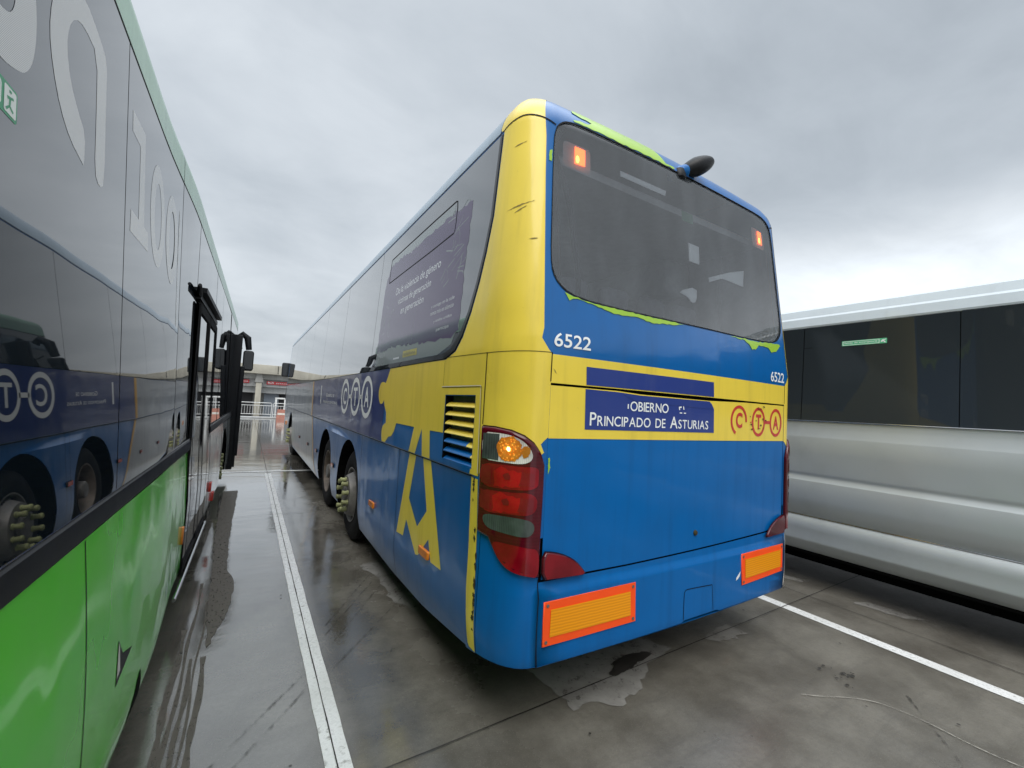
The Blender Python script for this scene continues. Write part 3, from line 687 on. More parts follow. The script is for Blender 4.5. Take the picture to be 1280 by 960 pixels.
# bottom return so the bumper has thickness
rl = []
ul = [.0865+.02*k for k in range(19)]+[.45+.16*k for k in range(14)]+[UT-.0865-.02*(18-k) for k in range(19)]
for u in ul: a = Vector(BF(u, .383)); rl += [a, a+Vector((0, .10 if .3 < u < UT-.3 else .03, -.012))+Vector(((.05 if u < .3 else -.05 if u > UT-.3 else 0), 0, 0))]
bum.add(rl, [(2*k, 2*k+1, 2*k+3, 2*k+2) for k in range(len(ul)-1)], M['blue'])
bo = bum.build('rear_bumper', bus)
def plate_mat(name, a, b_, sc):
    m, q, bs = principled(name); oc = q.n('ShaderNodeTexCoord').outputs['Object']
    w = q.n('ShaderNodeTexWave', wave_type='BANDS', bands_direction='Z'); q.put(w.inputs[0], oc); w.inputs['Scale'].default_value = sc; w.inputs['Distortion'].default_value = 1.5
    q.put(bs.inputs['Base Color'], q.mix(w.outputs['Fac'], a, b_)); bs.inputs['Roughness'].default_value = .35
    return m
M['pl_or'] = plain('fluorescent_orange_red', (1.0, .085, .008), .4, emit=None, var=.05)
M['pl_ye'] = plate_mat('amber_reflector', (.90, .34, .003, 1), (.74, .25, .002, 1), 22)
M['steel'] = plain('steel_screw', (.25, .25, .25), .35, metal=.9)
for pts in ([(.4763, .6812), (1.0723, .6890), (1.0803, .4830), (.4733, .4744)], [(2.075, .7080), (UT-.47, .7080), (UT-.47, .5150), (2.085, .5053)]):
    p = MB(); poly = pts[::-1]; B.dome(p, poly, M['pl_or'], .001, .006, .01)
    c = (sum(a for a, b in poly)/4, sum(b for a, b in poly)/4)
    po = p.build('warning_plate', bus); ip = MB()
    inn = [(c[0]+(a-c[0])*.865, c[1]+(b-c[1])*.62) for a, b in poly]
    B.put(ip, inn, M['pl_ye'], .0085); ip.build('reflector_field', po)
    for a, b in poly:
        sm = MB(); s = (c[0]+(a-c[0])*.93, c[1]+(b-c[1])*.82); sm.lathe([(0, .0085), (.002, .0085), (.003, .0045), (.0015, .002), (.0015, 0)], Vector(BF(*s))+BN(*s)*.0065, BN(*s), M['steel'], 12); sm.build('screw', po)
# --- tail lamps
def lens_mat(name, col, rough=.10, sc=60, amt=.35, direction='Z'):
    m, q, b = principled(name); oc = q.n('ShaderNodeTexCoord').outputs['Object']
    w = q.n('ShaderNodeTexWave', wave_type='BANDS', bands_direction=direction); q.put(w.inputs[0], oc); w.inputs['Scale'].default_value = sc
    n = q.noise(oc, 7, 3, .5)
    f = q.math('MULTIPLY', q.math('ADD', q.math('MULTIPLY', w.outputs['Fac'], .4), q.ramp(n, (.35, .65, 0, .7))), amt, clamp=True)
    q.put(b.inputs['Base Color'], q.mix(f, (*col, 1), (*[min(1, c*2.6+.004) for c in col], 1)))
    b.inputs['Roughness'].default_value = rough; b.inputs['Coat Weight'].default_value = .4; b.inputs['Coat Roughness'].default_value = .02; b.inputs['Specular IOR Level'].default_value = .25
    return m
M['l_house'] = lens_mat('dark_red_lamp_cover', (.050, .001, .005), sc=20, amt=.4)
M['l_red'] = lens_mat('red_lens', (.13, .001, .005), sc=70, amt=.6)
M['l_dred'] = lens_mat('deep_red_lens', (.12, .003, .007), sc=70, amt=.5)
M['l_hot'] = lens_mat('bright_red_lens', (.22, .001, .005), sc=90, amt=.6)
M['l_clear'] = lens_mat('smoked_clear_lens', (.030, .037, .034), sc=60, amt=.8, direction='X')
M['l_chrome'] = lens_mat('clear_fluted_lens', (.30, .29, .27), sc=45, amt=.9, direction='X')
def amber_mat():
    m, q, b = principled('lit_amber_bulb'); oc = q.n('ShaderNodeTexCoord').outputs['Object']
    n = q.noise(oc, 60, 4, .7); v = q.n('ShaderNodeTexVoronoi'); q.put(v.inputs['Vector'], oc); v.inputs['Scale'].default_value = 85
    b.inputs['Base Color'].default_value = (.40, .13, .012, 1)
    q.put(b.inputs['Emission Color'], q.mix(q.ramp(n, (.35, .65, 0, 1)), (1.0, .17, .005, 1), (1.0, .48, .06, 1)))
    g = None
    for uu in (.236, UT-.236):
        p = Vector(BF(uu, 1.398))+BN(uu, 1.398)*.022-Vector((XC, YR, 0)); dn = q.n('ShaderNodeVectorMath', operation='DISTANCE'); q.put(dn.inputs[0], oc); dn.inputs[1].default_value = p
        g = dn.outputs['Value'] if g is None else q.math('MINIMUM', g, dn.outputs['Value'])
    fall = q.ramp(g, (.008, .085, .85, .03))       # the filament sits behind the middle of the lens
    q.put(b.inputs['Emission Strength'], q.math('MULTIPLY', fall, q.math('ADD', .30, q.math('MULTIPLY', q.ramp(v.outputs['Distance'], (.1, .5, 1, 0)), 1.1))))
    b.inputs['Roughness'].default_value = .15; b.inputs['Coat Weight'].default_value = 1
    return m
M['amber_on'] = amber_mat()
M['bulb_on'] = plain('glowing_bulb', (1, .7, .3), .3, emit=(1.0, .62, .16), estr=4.5)
M['amber_off'] = lens_mat('amber_lens', (.45, .12, .008), sc=80, amt=.4)
M['red_mark'] = lens_mat('red_marker_lens', (.40, .02, .01), sc=80, amt=.4)
M['lamp_glow'] = plain('lit_brake_lamp', (1, .2, .05), .3, emit=(1.0, .13, .02), estr=2.2)
M['lamp_hot'] = plain('lit_filament', (1, .5, .1), .3, emit=(1.0, .42, .06), estr=3.5)
lampP = [(.064, 1.5005), (.1457, 1.5005), (.2408, 1.4896), (.3143, 1.4676), (.3721, 1.4351), (.4199, 1.3879), (.4464, 1.3351), (.4465, 1.2125), (.4446, 1.0734), (.4427, .9354), (.444, .7964), (.3701, .8054), (.2939, .8182), (.2418, .8421), (.1987, .8805), (.1638, .929), (.1452, .9596), (.0714, .9736), (.0665, 1.1752)]
subs = {
 'amber': [(.0865, 1.468), (.1695, 1.4708), (.2526, 1.4639), (.3163, 1.4371), (.3574, 1.3953), (.3653, 1.3651), (.3497, 1.3428), (.3022, 1.3299), (.2101, 1.3324), (.0871, 1.3346)],
 'red1': [(.0822, 1.3155), (.2108, 1.3218), (.3029, 1.3187), (.40, 1.3221), (.404, 1.2743), (.40, 1.2136), (.2387, 1.2062), (.0851, 1.2046)],
 'red2': [(.0839, 1.1889), (.2192, 1.1932), (.402, 1.2006), (.40, 1.0927), (.2459, 1.0922), (.0949, 1.0811)],
 'clear': [(.1054, 1.0728), (.2264, 1.0807), (.3185, 1.0779), (.3746, 1.067), (.3947, 1.0411), (.3849, 1.007), (.3459, .9895), (.2315, 1.0019), (.1303, 1.009)],
 'red3': [(.1642, .9536), (.2546, .9556), (.3603, .9429), (.4294, .9349), (.4334, .8037), (.3695, .813), (.2935, .8241), (.2414, .8489), (.2035, .8859)]}
def ell(c, z, rx, rz, n=24): return [(c+rx*math.cos(2*math.pi*k/n), z+rz*math.sin(2*math.pi*k/n)) for k in range(n)]
for rt in (False, True):
    h = MB(); B.put(h, ccw(mir(rough_edge(lampP, 0, .03), rt)), M['seam'], .0022)
    B.dome(h, ccw([( .255+(a-.255)*.972, 1.15+(b-1.15)*.985) for a, b in rough_edge(lampP, 0, .025)] if not rt else [(UT-(.255+(a-.255)*.972), 1.15+(b-1.15)*.985) for a, b in rough_edge(lampP, 0, .025)]), M['l_house'], .002, .020, .05)
    lo = h.build('tail_lamp', bus)
    for nm, mat, off in (('red1', 'l_red', .0215), ('red2', 'l_red', .0215), ('clear', 'l_clear', .0215), ('red3', 'l_red', .0205)):
        s = MB(); B.put(s, ccw(chaikin(mir(subs[nm], rt), 2)), M[mat], off)
        if nm in ('red1', 'red2'):
            c, z = .245, (1.262 if nm == 'red1' else 1.142)
            B.put(s, ccw(mir(rough_edge([(.17, z-.048), (.30, z-.040), (.31, z+.03), (.20, z+.046), (.165, z+.02)], .006, .02, 3), rt)), M['l_hot'], off+.0006)
            B.put(s, ccw(mir(rough_edge([(.295, z-.036), (.375, z-.030), (.38, z+.026), (.31, z+.034)], .004, .02, 5), rt)), M['l_dred'], off+.0012)
            B.put(s, ccw(mir(rough_edge(ell(c-.01, z+.006, .020, .017, 14), .003, .01, 4), rt)), M['l_dred'], off+.0018)
            B.put(s, ccw(mir(rough_edge([(.09, z-.045), (.155, z-.045), (.15, z+.045), (.09, z+.045)], .004, .02, 6), rt)), M['l_dred'], off+.0006)
        s.build('lens', lo)
    s = MB(); B.put(s, ccw(chaikin(mir(subs['amber'], rt), 2)), M['l_chrome'], .0215)
    B.put(s, mir([(.090, 1.463), (.185, 1.466), (.185, 1.338), (.090, 1.338)], rt), M['l_clear'], .0222)
    if True:
        B.put(s, mir(rough_edge(ell(.238, 1.397, .066, .062, 34), .006, .012, 2), rt), M['amber_on'], .0228)
        B.put(s, mir(rough_edge(ell(.325, 1.390, .022, .030, 20), .004, .01, 5), rt), M['amber_on'], .0228)
        B.put(s, mir(rough_edge(ell(.236, 1.398, .010, .011), .002, .006, 3), rt), M['bulb_on'], .0238)
    s.build('indicator_lens', lo)
    l2 = [(.4486, .9241), (.5228, .9138), (.601, .8873), (.6594, .8536), (.7023, .812), (.7277, .7785), (.641, .7797), (.5306, .7822), (.4500, .7847)]
    h = MB(); B.put(h, ccw(chaikin(mir(l2, rt), 1)), M['seam'], .0135)
    c0 = (.56, .84); l3 = [(c0[0]+(a-c0[0])*.96, c0[1]+(b-c0[1])*.93) for a, b in l2]
    B.dome(h, ccw(mir(chaikin(l3, 1), rt)), M['l_dred' if not rt else 'l_house'], .012, .026, .08, M['l_house']); h.build('fog_lamp', bus)
# --- rear window: frame, pane, and what shows behind it
rwc = (UT/2, 2.67)
def rws(d): return [(rwc[0]+(a-rwc[0])*(1-d/1.13), rwc[1]+(b-rwc[1])*(1-d/.51)) for a, b in rw]
wf = MB(); B.put(wf, [rws(-.002), rws(.005)], M['rubber'], .003); wfo = wf.build('window_seal', bus)
wg = MB(); B.put(wg, rws(-.002), M['rear_glass'], -.004); wgo = wg.build('rear_window', bus)
ft = MB(); B.put(ft, [rws(-.004), rws(.018)], M['frit'], -.012); ft.build('window_border', wgo)
def inner(u, z, d): p = Vector(BF(u, z))-BN(u, z)*d; return p
cabin = MB()
y0, y1 = 2.35, 15.2
cabin.box(XL+.12, XR-.12, 2.0, 15.2, 3.04, 3.09, M['cab'])                    # ceiling
cabin.box(XL+.13, XR-.13, 2.05, 15.2, 1.25, 1.30, M['cabd'])                  # floor
cabin.box(XL+.22, XR-.22, 1.95, 2.3, 2.02, 2.10, M['cabd'])                   # rear shelf
cabin.box(XL+.13, XL+.16, 2.3, 15.2, 1.3, 3.09, M['cabd']); cabin.box(XR-.16, XR-.13, 2.3, 15.2, 1.3, 3.09, M['cabd'])
cabin.box(XL+.16, XL+.50, 2.6, 15.0, 2.72, 3.04, M['cab'], .04); cabin.box(XR-.50, XR-.16, 2.6, 15.0, 2.72, 3.04, M['cab'], .04)
cabin.box(XL+.13, XR-.13, 15.15, 15.2, 1.3, 3.09, M['cabd'])
cabin.build('cabin_lining', bus)
seat = None
for k in range(5):
    x = XL+.48+k*.42
    if seat is None:
        s = MB(); s.box(x-.20, x+.20, 2.36, 2.50, 1.62, 2.36, M['seatc'], .06); s.box(x-.14, x+.14, 2.37, 2.48, 2.34, 2.55, M['seatc'], .05); seat = s.build('seat', bus)
    else:
        o = seat.copy(); COL.objects.link(o); o.parent = bus; o.location = (k*.42, 0, 0)
for r_ in range(1, 5):
    for k in (0, 1, 3, 4):
        o = seat.copy(); COL.objects.link(o); o.parent = bus; o.location = (k*.42, r_*.85, 0)
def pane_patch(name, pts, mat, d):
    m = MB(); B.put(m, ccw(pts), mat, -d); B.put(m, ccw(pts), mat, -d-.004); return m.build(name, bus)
pane_patch('painted_daylight', [(1.555, 2.722), (1.668, 2.719), (1.66, 2.597), (1.551, 2.598)], M['daylight_white'], .014)  # added white panels, cut to the bright daylight patches behind the glass
pane_patch('painted_daylight', [(1.757, 2.529), (2.0248, 2.6216), (2.2127, 2.6735), (2.1846, 2.5487), (1.9221, 2.5571), (1.76, 2.4978)], M['panelw'], .014)
pane_patch('painted_daylight', chaikin([(1.4168, 2.3721), (1.6193, 2.4394), (1.6058, 2.3357), (1.5533, 2.3186), (1.5186, 2.3543)], 1), M['panelw'], .014)
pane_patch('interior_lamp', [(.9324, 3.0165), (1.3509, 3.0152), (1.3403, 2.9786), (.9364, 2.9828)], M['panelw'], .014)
ex = MB(); B.put(ex, [(1.50, 2.86), (1.62, 2.86), (1.62, 2.93), (1.50, 2.93)], plain('green_exit_sticker', (.03, .16, .07), .6), -.014)
ex.build('exit_sticker', bus)
for a in (.59, 2.505):
    w_ = .076 if a < 1 else .060
    m = MB(); B.put(m, rrect(a-.08, 2.925, a+w_+.045, 3.075, .025), M['cab'], -.03); lo = m.build('brake_lamp', bus)
    m = MB(); B.put(m, [(a, 2.955), (a+w_, 2.958), (a+w_, 3.058), (a, 3.058)], M['lamp_glow'], -.024)
    B.put(m, ell(a+.02, 2.985, .012, .022), M['lamp_hot'], -.0225); m.build('lamp_glass', lo)
hs = MB(); hs.tube([inner(a, b, .05) for a, b in chaikin([(.4533, 3.0364), (.4944, 2.9287), (.5544, 2.8031), (.5955, 2.6556), (.6177, 2.4735), (.6572, 2.3285), (.6367, 2.15)], 2, False)], .015, M['rubber'])
hs.tube([inner(a, b, .06) for a, b in chaikin([(.4645, 3.03), (.4896, 2.783), (.5187, 2.6033), (.5281, 2.3918), (.5408, 2.16)], 2, False)], .004, M['rubber'])
hs.tube([inner(a, b, .06) for a, b in chaikin([(.455, 3.0), (.46, 2.783), (.485, 2.6033), (.49, 2.3918), (.50, 2.16)], 2, False)], .003, M['rubber'])
hs.build('drain_hose', bus)
br = MB(); B.dome(br, ccw([(.4755, 3.1055), (.5207, 3.1419), (.4901, 3.0663), (.45, 3.0238)]), M['rubber'], -.03, -.01, .1); br.build('bracket', bus)
# --- side glazing
def wz(u):  # rear edge of the glazing bends down with the yellow corner
    return 0
rear_curve = [(-.462, WB+.004), (-.325, 1.912), (-.245, 1.991), (-.171, 2.119), (-.108, 2.276), (-.061, 2.441), (-.023, 2.637), (-.017, 2.987), (-.016, 3.112)]
bord = MB(); B.put(bord, [(UF+.12, WB+.004)]+rear_curve+[(UF+.12, 3.112)], M['seam'], e1)
B.put(bord, [(UT-a, b) for a, b in ([(UF+.12, WB+.004)]+rear_curve+[(UF+.12, 3.112)])][::-1], M['seam'], e1)
bord.build('glazing_bed', bus)
bordr = [(-.50, WB+.045), (-.40, 1.93), (-.29, 2.005), (-.205, 2.13), (-.14, 2.285), (-.09, 2.45), (-.052, 2.64), (-.046, 2.985), (-.045, 3.10)]
div = [-.0, -2.42, -4.16, -5.9, -7.65, -9.35, -11.1, UF+.13]
for right in (False, True):
    for i in range(len(div)-1):
        a, b = div[i+1]+.004, div[i]-.004
        if i == 0: poly = [(a+.015, WB+.008)]+[(p[0]-.004, p[1]+.004) for p in rear_curve[:-1]]+[(-.02, 3.108), (a-.03, 3.108)]
        else: poly = [(a+.015, WB+.008), (b+.015, WB+.008), (b-.03, 3.108), (a-.03, 3.108)]
        if right: poly = [(UT-p[0], p[1]) for p in poly][::-1]
        m = MB(); B.put(m, poly, M['glass_side'], .004); wo_ = m.build('side_window', bus)
        if i == 0 and not right:
            lt = MB(); B.put(lt, [[(-.50, WB+.008), (-.462, WB+.010)]+[(p[0]-.008, p[1]+.004) for p in rear_curve[1:]]+bordr[::-1]], M['frit'], .0052); lt.build('window_border', wo_)
            ad = [(-2.2122, 2.05), (-2.2144, 2.372), (-2.2104, 2.7021), (-2.1019, 2.8788), (-1.7019, 2.8772), (-1.4915, 2.8506), (-1.229, 2.8656), (-.9912, 2.8628), (-.7828, 2.8681), (-.5349, 2.8624), (-.3297, 2.8499), (-.3196, 2.6653), (-.3294, 2.4152), (-.3138, 2.03), (-.4554, 2.0006), (-.5828, 2.0263), (-.6696, 1.9989), (-.9223, 2.0176), (-1.3567, 2.0454), (-1.7818, 2.0609), (-1.9528, 2.042)]
            pale = MB(); B.put(pale, [(-2.22, 1.91), (-.60, 1.91), (-.40, 1.96), (-.32, 2.10), (-.3, 2.0), (-.32, 2.06), (-.36, 2.06), (-2.2, 2.12)], M['filmpale'], .0044); 
            B.put(pale, [(-2.08, 2.86), (-.60, 2.86), (-.60, 2.93), (-2.07, 2.925)], M['filmpale'], .0044); pale.build('torn_film', wo_)
            f = MB(); B.put(f, rough_edge(ad, .012, .035, 9), M['film'], .0048)
            text_on(B, f, 'De la violencia de género', -1.80, 2.515, -.745, 2.60, M['filmtext'], .0052, .006)
            text_on(B, f, 'víctimas de generación', -1.70, 2.415, -.90, 2.49, M['filmtext'], .0052, .006)
            text_on(B, f, 'en generación', -1.58, 2.315, -1.02, 2.39, M['filmtext'], .0052, .006)
            text_on(B, f, 'y contigo en la calle', -.83, 2.245, -.43, 2.275, M['filmtext'], .0052)
            text_on(B, f, 'nunca más en silencio', -.83, 2.20, -.43, 2.23, M['filmtext'], .0052)
            text_on(B, f, 'y todos unidos', -.75, 2.135, -.44, 2.16, M['filmtext'], .0052)
            text_on(B, f, 'participa', -.68, 2.068, -.47, 2.095, M['filmtext'], .0052)
            rnd = random.Random(8)
            for k in range(26):
                a0, b0 = rnd.uniform(-.72, -.40), rnd.uniform(2.36, 2.86); l = rnd.uniform(.05, .20); t = rnd.uniform(-.5, 1.9)
                B.line(f, chaikin([(a0, b0), (a0+l*.5*math.cos(t)+.02, b0+l*.5*math.sin(t)), (min(-.345, a0+l*math.cos(t)), min(2.86, b0+l*math.sin(t)*.8))], 2, False), rnd.uniform(.003, .008), M['filmpale'], .0052)
            for k in range(18):
                a0, b0 = rnd.uniform(-2.19, -1.85), rnd.uniform(2.1, 2.5); B.line(f, [(a0, b0), (a0+rnd.uniform(-.04, .1), b0+rnd.uniform(-.1, .1))], .006, M['filmpale'], .0052)
            f.build('advert_film', wo_)
            tg = MB(); B.put(tg, [(-1.355, 1.943), (-1.02, 1.943), (-1.03, 1.992), (-1.36, 1.994)], M['filmyel'], .0052); text_on(B, tg, 'teléfono', -1.33, 1.955, -1.05, 1.983, M['filmpale'], .0085)
            B.put(tg, [(-1.62, 1.942), (-1.45, 1.942), (-1.45, 1.957), (-1.62, 1.957)], M['filmtext'], .0052); tg.build('film_label', wo_)
            vt = MB(); B.line(vt, chaikin([(-2.09, 2.712), (-2.10, 2.934), (-2.08, 2.945), (-.605, 2.948), (-.565, 2.935), (-.556, 2.735), (-.585, 2.713), (-2.09, 2.712)], 1, False), .010, M['seam'], .0055); vt.build('hopper_window', wo_)
# --- air intake grille
g = MB()
def inn(u, z, d): p = Vector(BF(u, z)); return (p.x+d, p.y, p.z)
gv = []
for d in (0, .09): gv += [inn(u, z, d) for u, z in LOU]
g.add(gv, [(0, 1, 5, 4), (1, 2, 6, 5), (2, 3, 7, 6), (3, 0, 4, 7), (4, 5, 6, 7)], M['void'])
go = g.build('air_intake', bus)
for k in range(7):
    z = 1.585-k*.0535; s = MB()
    prof = [(.002, -.004), (.0, .0), (.004, .007), (.020, .020), (.036, .026), (.036, .020), (.018, .012)]
    mats = [(-.418, -.0275, 'yellow' if k < 4 else 'blue')] if k not in (4, 5) else [(-.418, -.105 if k == 4 else -.05, 'blue'), (-.105 if k == 4 else -.05, -.0275, 'yellow')]
    for ua, ub, mt in mats:
        vs = [inn(u, z+dz, d) for u in (ua, ub) for d, dz in prof]; n = len(prof)
        s.add(vs, [(i, i+1, n+i+1, n+i) for i in range(n-1)]+[(n-1, 0, n, 2*n-1)], M[mt], smooth=True)
    s.build('slat', go)
# --- markers, mirror, roof camera
for a, z in ((-2.015, .645), (-.64, .638), (-4.17, .69), (-5.8, .70), (-7.0, .69), (-8.5, .69)):
    m = MB(); near = a > -2.5
    B.dome(m, ccw(rrect(a-.085, z-.026, a+.085, z+.026, .008, 2)), M['amber_off' if near else 'red_mark'], .001, .018, .12, M['black'] if not near else None); m.build('side_marker', bus)
pod = MB()
pc = Vector((2.43, 1.79, 3.262)); bm = bmesh.new(); bmesh.ops.create_uvsphere(bm, u_segments=28, v_segments=18, radius=1)
ax = Vector((.80, -.42, .42)).normalized(); sd_ = ax.cross(Vector((0, 0, 1))).normalized(); upv = sd_.cross(ax)
for v in bm.verts:
    c = v.co.copy(); k = 1-.30*max(0, -c.x); v.co = pc+ax*c.x*.135+sd_*c.y*.060*k+upv*c.z*.062*k
pod.bm(bm, M['black'], True)
po = pod.build('roof_camera', bus)
pb = MB(); bm = bmesh.new(); bmesh.ops.create_uvsphere(bm, u_segments=24, v_segments=14, radius=1)
for v in bm.verts: c = v.co.copy(); v.co = Vector((2.345, 1.83, 3.195))+ax*c.x*.100+sd_*c.y*.055+upv*c.z*.046+Vector((0, .012, .02))
pb.bm(bm, M['blue'], True); pb.build('camera_base', po)
ln = MB(); lc = Vector((2.305, 1.822, 3.165)); ln.lathe([(-.04, .045), (.0, .045), (.02, .036), (.026, .02), (.026, 0)], lc, (-.1, -.35, -.9), M['black'], 20); ln.build('camera_lens', po)
mi = MB()
mi.box(.875, 1.325, 15.72, 15.9, 2.17, 2.62, M['black'], .05)
mo = mi.build('side_mirror', bus)
mg = MB(); mg.add([(.905, 15.717, 2.20), (1.295, 15.717, 2.20), (1.295, 15.717, 2.59), (.905, 15.717, 2.59)], [(0, 1, 2, 3)], plain('mirror_glass', (.03, .034, .038), .1, spec=.4)); mg.build('mirror_glass', mo)
ma = MB(); ma.tube([(1.10, 15.82, 2.2), (1.08, 15.82, 1.9), (1.05, 15.75, 1.5), (1.12, 15.55, 1.28)], .022, M['black']); ma.tube([(1.36, 15.8, 2.56), (1.37, 15.8, 2.3)], .012, M['black']); ma.build('mirror_arm', mo)
fm = MB(); B.dome(fm, ccw(rrect(YC-14.62, .70, YC-14.45, .82, .02, 3)), M['amber_on'], .001, .03, .15); fm.build('front_indicator', bus)
# --- wheels and wheel wells
M['rim'] = plain('grey_steel_rim', (.16, .15, .14), .45, metal=.35, var=.25)
M['rust'] = plain('brown_rim', (.13, .105, .085), .6, metal=.2, var=.3)
M['nut'] = plain('yellow_green_nut_cap', (.25, .26, .12), .6, var=.35)
def wheel(xf, y, out, dished, z=.50, capped=True, r=.50):
    t = MB(); w = .30; ax_ = (out, 0, 0); c = (xf, y, z)
    k = r/.5
    t.lathe([(-w, .30*k), (-w, .44*k), (-w+.03, .485*k), (-w+.06, r), (-.06, r), (-.035, .494*k), (-.022, .475*k), (-.006, .44*k), (0, .40*k), (-.004, .345*k), (-.016, .31*k), (-.02, .295*k)], c, ax_, M['rubber'], 56)
    for q_ in range(4): t.lathe([(-.075-q_*.05, r+.001), (-.068-q_*.05, r+.0025), (-.061-q_*.05, r+.001)], c, ax_, M['void'], 56)
    wo_ = t.build('wheel', bus); rm = MB()
    if dished: pr = [(-.012, .300), (-.006, .306), (-.006, .292), (-.02, .285), (-.06, .27), (-.16, .255), (-.165, .20), (-.15, .12), (-.10, .11), (-.09, .0)]; mt = M['rust']
    else: pr = [(-.012, .300), (-.006, .306), (-.006, .292), (-.02, .285), (-.05, .275), (-.03, .25), (.045, .215), (.055, .17), (.055, .12), (.03, .115), (.03, 0)]; mt = M['rim']
    rm.lathe(pr, c, ax_, mt, 48)
    for h in range(10):
        a = 2*math.pi*h/10; ry, rz = .245*math.cos(a), .245*math.sin(a)
        if not dished: rm.lathe([(0, .026), (.003, .020), (-.004, 0)], (xf-out*.030+out*.012, y+ry*.97, z+rz*.97), (out*.35, -ry*.9, -rz*.9) if False else (out*.85, ry*2.0, rz*2.0), M['void'], 14)
    rm.build('rim', wo_)
    hb = MB(); hb.lathe([(-.1, .105), (.06 if not dished else -.02, .10), (.075 if not dished else -.005, .085), (.078 if not dished else 0, 0)], c, ax_, M['rim'], 30); hb.build('hub', wo_)
    if capped:
        for h in range(10):
            a = 2*math.pi*(h+.5)/10; yy, zz = y+.168*math.cos(a), z+.168*math.sin(a); x0 = .052 if not dished else -.16
            n = MB(); n.lathe([(0, .027), (.012, .027), (.014, .022), (.046, .021), (.048, .026), (.062, .026), (.068, .018), (.068, 0)], (xf+out*x0, yy, zz), ax_, M['nut'], 14); n.build('lug_nut', wo_)
    return wo_
for side in (-1, 1):
    xf = XL+.05 if side < 0 else XR-.05
    wheel(xf, 5.20, side, False); wheel(xf, 6.92, side, True, capped=False); wheel(xf, 13.08, side, False)
    for yc, hz, r in AX:
        m = MB(); p = arch_pts(yc, r, .28); vs = []
        for d in (.014, .62): vs += [((BF(u, z)[0]+d) if side < 0 else (2*XC-BF(u, z)[0]-d), YC-u, z) for u, z in p]
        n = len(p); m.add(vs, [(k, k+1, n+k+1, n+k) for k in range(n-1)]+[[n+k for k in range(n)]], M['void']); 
        lip = [BF(u, z) for u, z in p]
        m.build('wheel_well', bus)
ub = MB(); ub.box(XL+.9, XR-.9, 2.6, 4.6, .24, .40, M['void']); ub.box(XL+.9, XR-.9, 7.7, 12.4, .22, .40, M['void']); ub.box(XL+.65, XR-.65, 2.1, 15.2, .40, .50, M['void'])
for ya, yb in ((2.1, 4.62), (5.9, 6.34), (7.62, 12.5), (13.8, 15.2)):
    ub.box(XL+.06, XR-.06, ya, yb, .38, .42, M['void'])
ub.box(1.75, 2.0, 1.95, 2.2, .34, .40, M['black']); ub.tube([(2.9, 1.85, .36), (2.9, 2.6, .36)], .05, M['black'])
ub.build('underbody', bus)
# ------------------------------------------------------------------ the green bus alongside (its side leans: it is lowered at the kerb side)
GA, GB, GL = -.43, .0192, .055
def groll(z):
    e = 0.0
    if z > 2.92: k = min(1, (z-2.92)/.14); e -= .14*(1-math.sqrt(max(0, 1-k*k)))
    if z < .40: k = (.40-z)/.18; e -= .035*k*k
    if .40 <= z < 1.16: e += .010*math.sin(math.pi*(z-.40)/.76)
    return e
def GF(y, z): return (GA+GB*y+(GL-.030*sst(2.6, 3.8, y))*(1.9-z)+groll(z), y, z)
def GN(y, z):
    h = 2e-3; a, b, c, d = (Vector(GF(*k)) for k in ((y-h, z), (y+h, z), (y, z-h), (y, z+h)))
    return (b-a).cross(d-c).normalized()
G = Surf(GF, GN, [-2, 0, 1, 2, 2.6, 2.8, 3, 3.2, 3.4, 3.6, 3.8, 4, 6, 8], [.24, .27, .30, .33, .36, .40, .5, .6, .7, .8, .9, 1.0, 1.1, 1.16, 2.8, 2.92, 2.95, 2.98, 3.0, 3.02, 3.035, 3.045, 3.055])
GX = -1.72
gbus = thing('city_bus', (GX, 4.0, 0), 'green bus with tall dark windows at the left edge, its door open', 'bus')
M['green'] = paint('green_paint', (.09, .60, .03), dirt=.05, rough=.25, coat=.7, coat_rough=.03, bump=.004)
M['palegreen'] = paint('pale_green_paint', (.30, .52, .36), dirt=.12, rough=.3)
M['gwhite'] = paint('ground_sheen_grey', (.46, .50, .47), dirt=.15, rough=.22, coat=1.0, coat_rough=.04)
M['chrome'] = plain('bright_trim', (.62, .63, .64), .18, metal=1.0)
Y0, Y1 = -2.4, 10.05
DY0, DY1 = 3.84, 5.30
WY, WZ, WR_ = 7.75, .48, .58
def garch(): return [(WY+WR_*math.cos(math.pi*k/14), WZ+WR_*math.sin(math.pi*k/14)) for k in range(15)]
gb = MB()
low = [(Y0, .22), (DY0, .22), (DY0, 1.165), (Y0, 1.165)]
G.put(gb, low, M['green'], .0)
ga = garch()[::-1]
G.put(gb, [(DY1, .22), (WY-WR_, .22)]+ga+[(WY+WR_, .22), (Y1, .22), (Y1, 1.165), (DY1, 1.165)], M['gwhite'], .0)  # pale sheen of the wet ground painted onto the forward skirt
G.put(gb, [(DY0, .22), (DY1, .22), (DY1, .30), (DY0, .30)], M['black'], 0)
G.put(gb, [(Y0, 2.80), (Y1, 2.80), (Y1, 3.06), (Y0, 3.06)], M['palegreen'], 0)
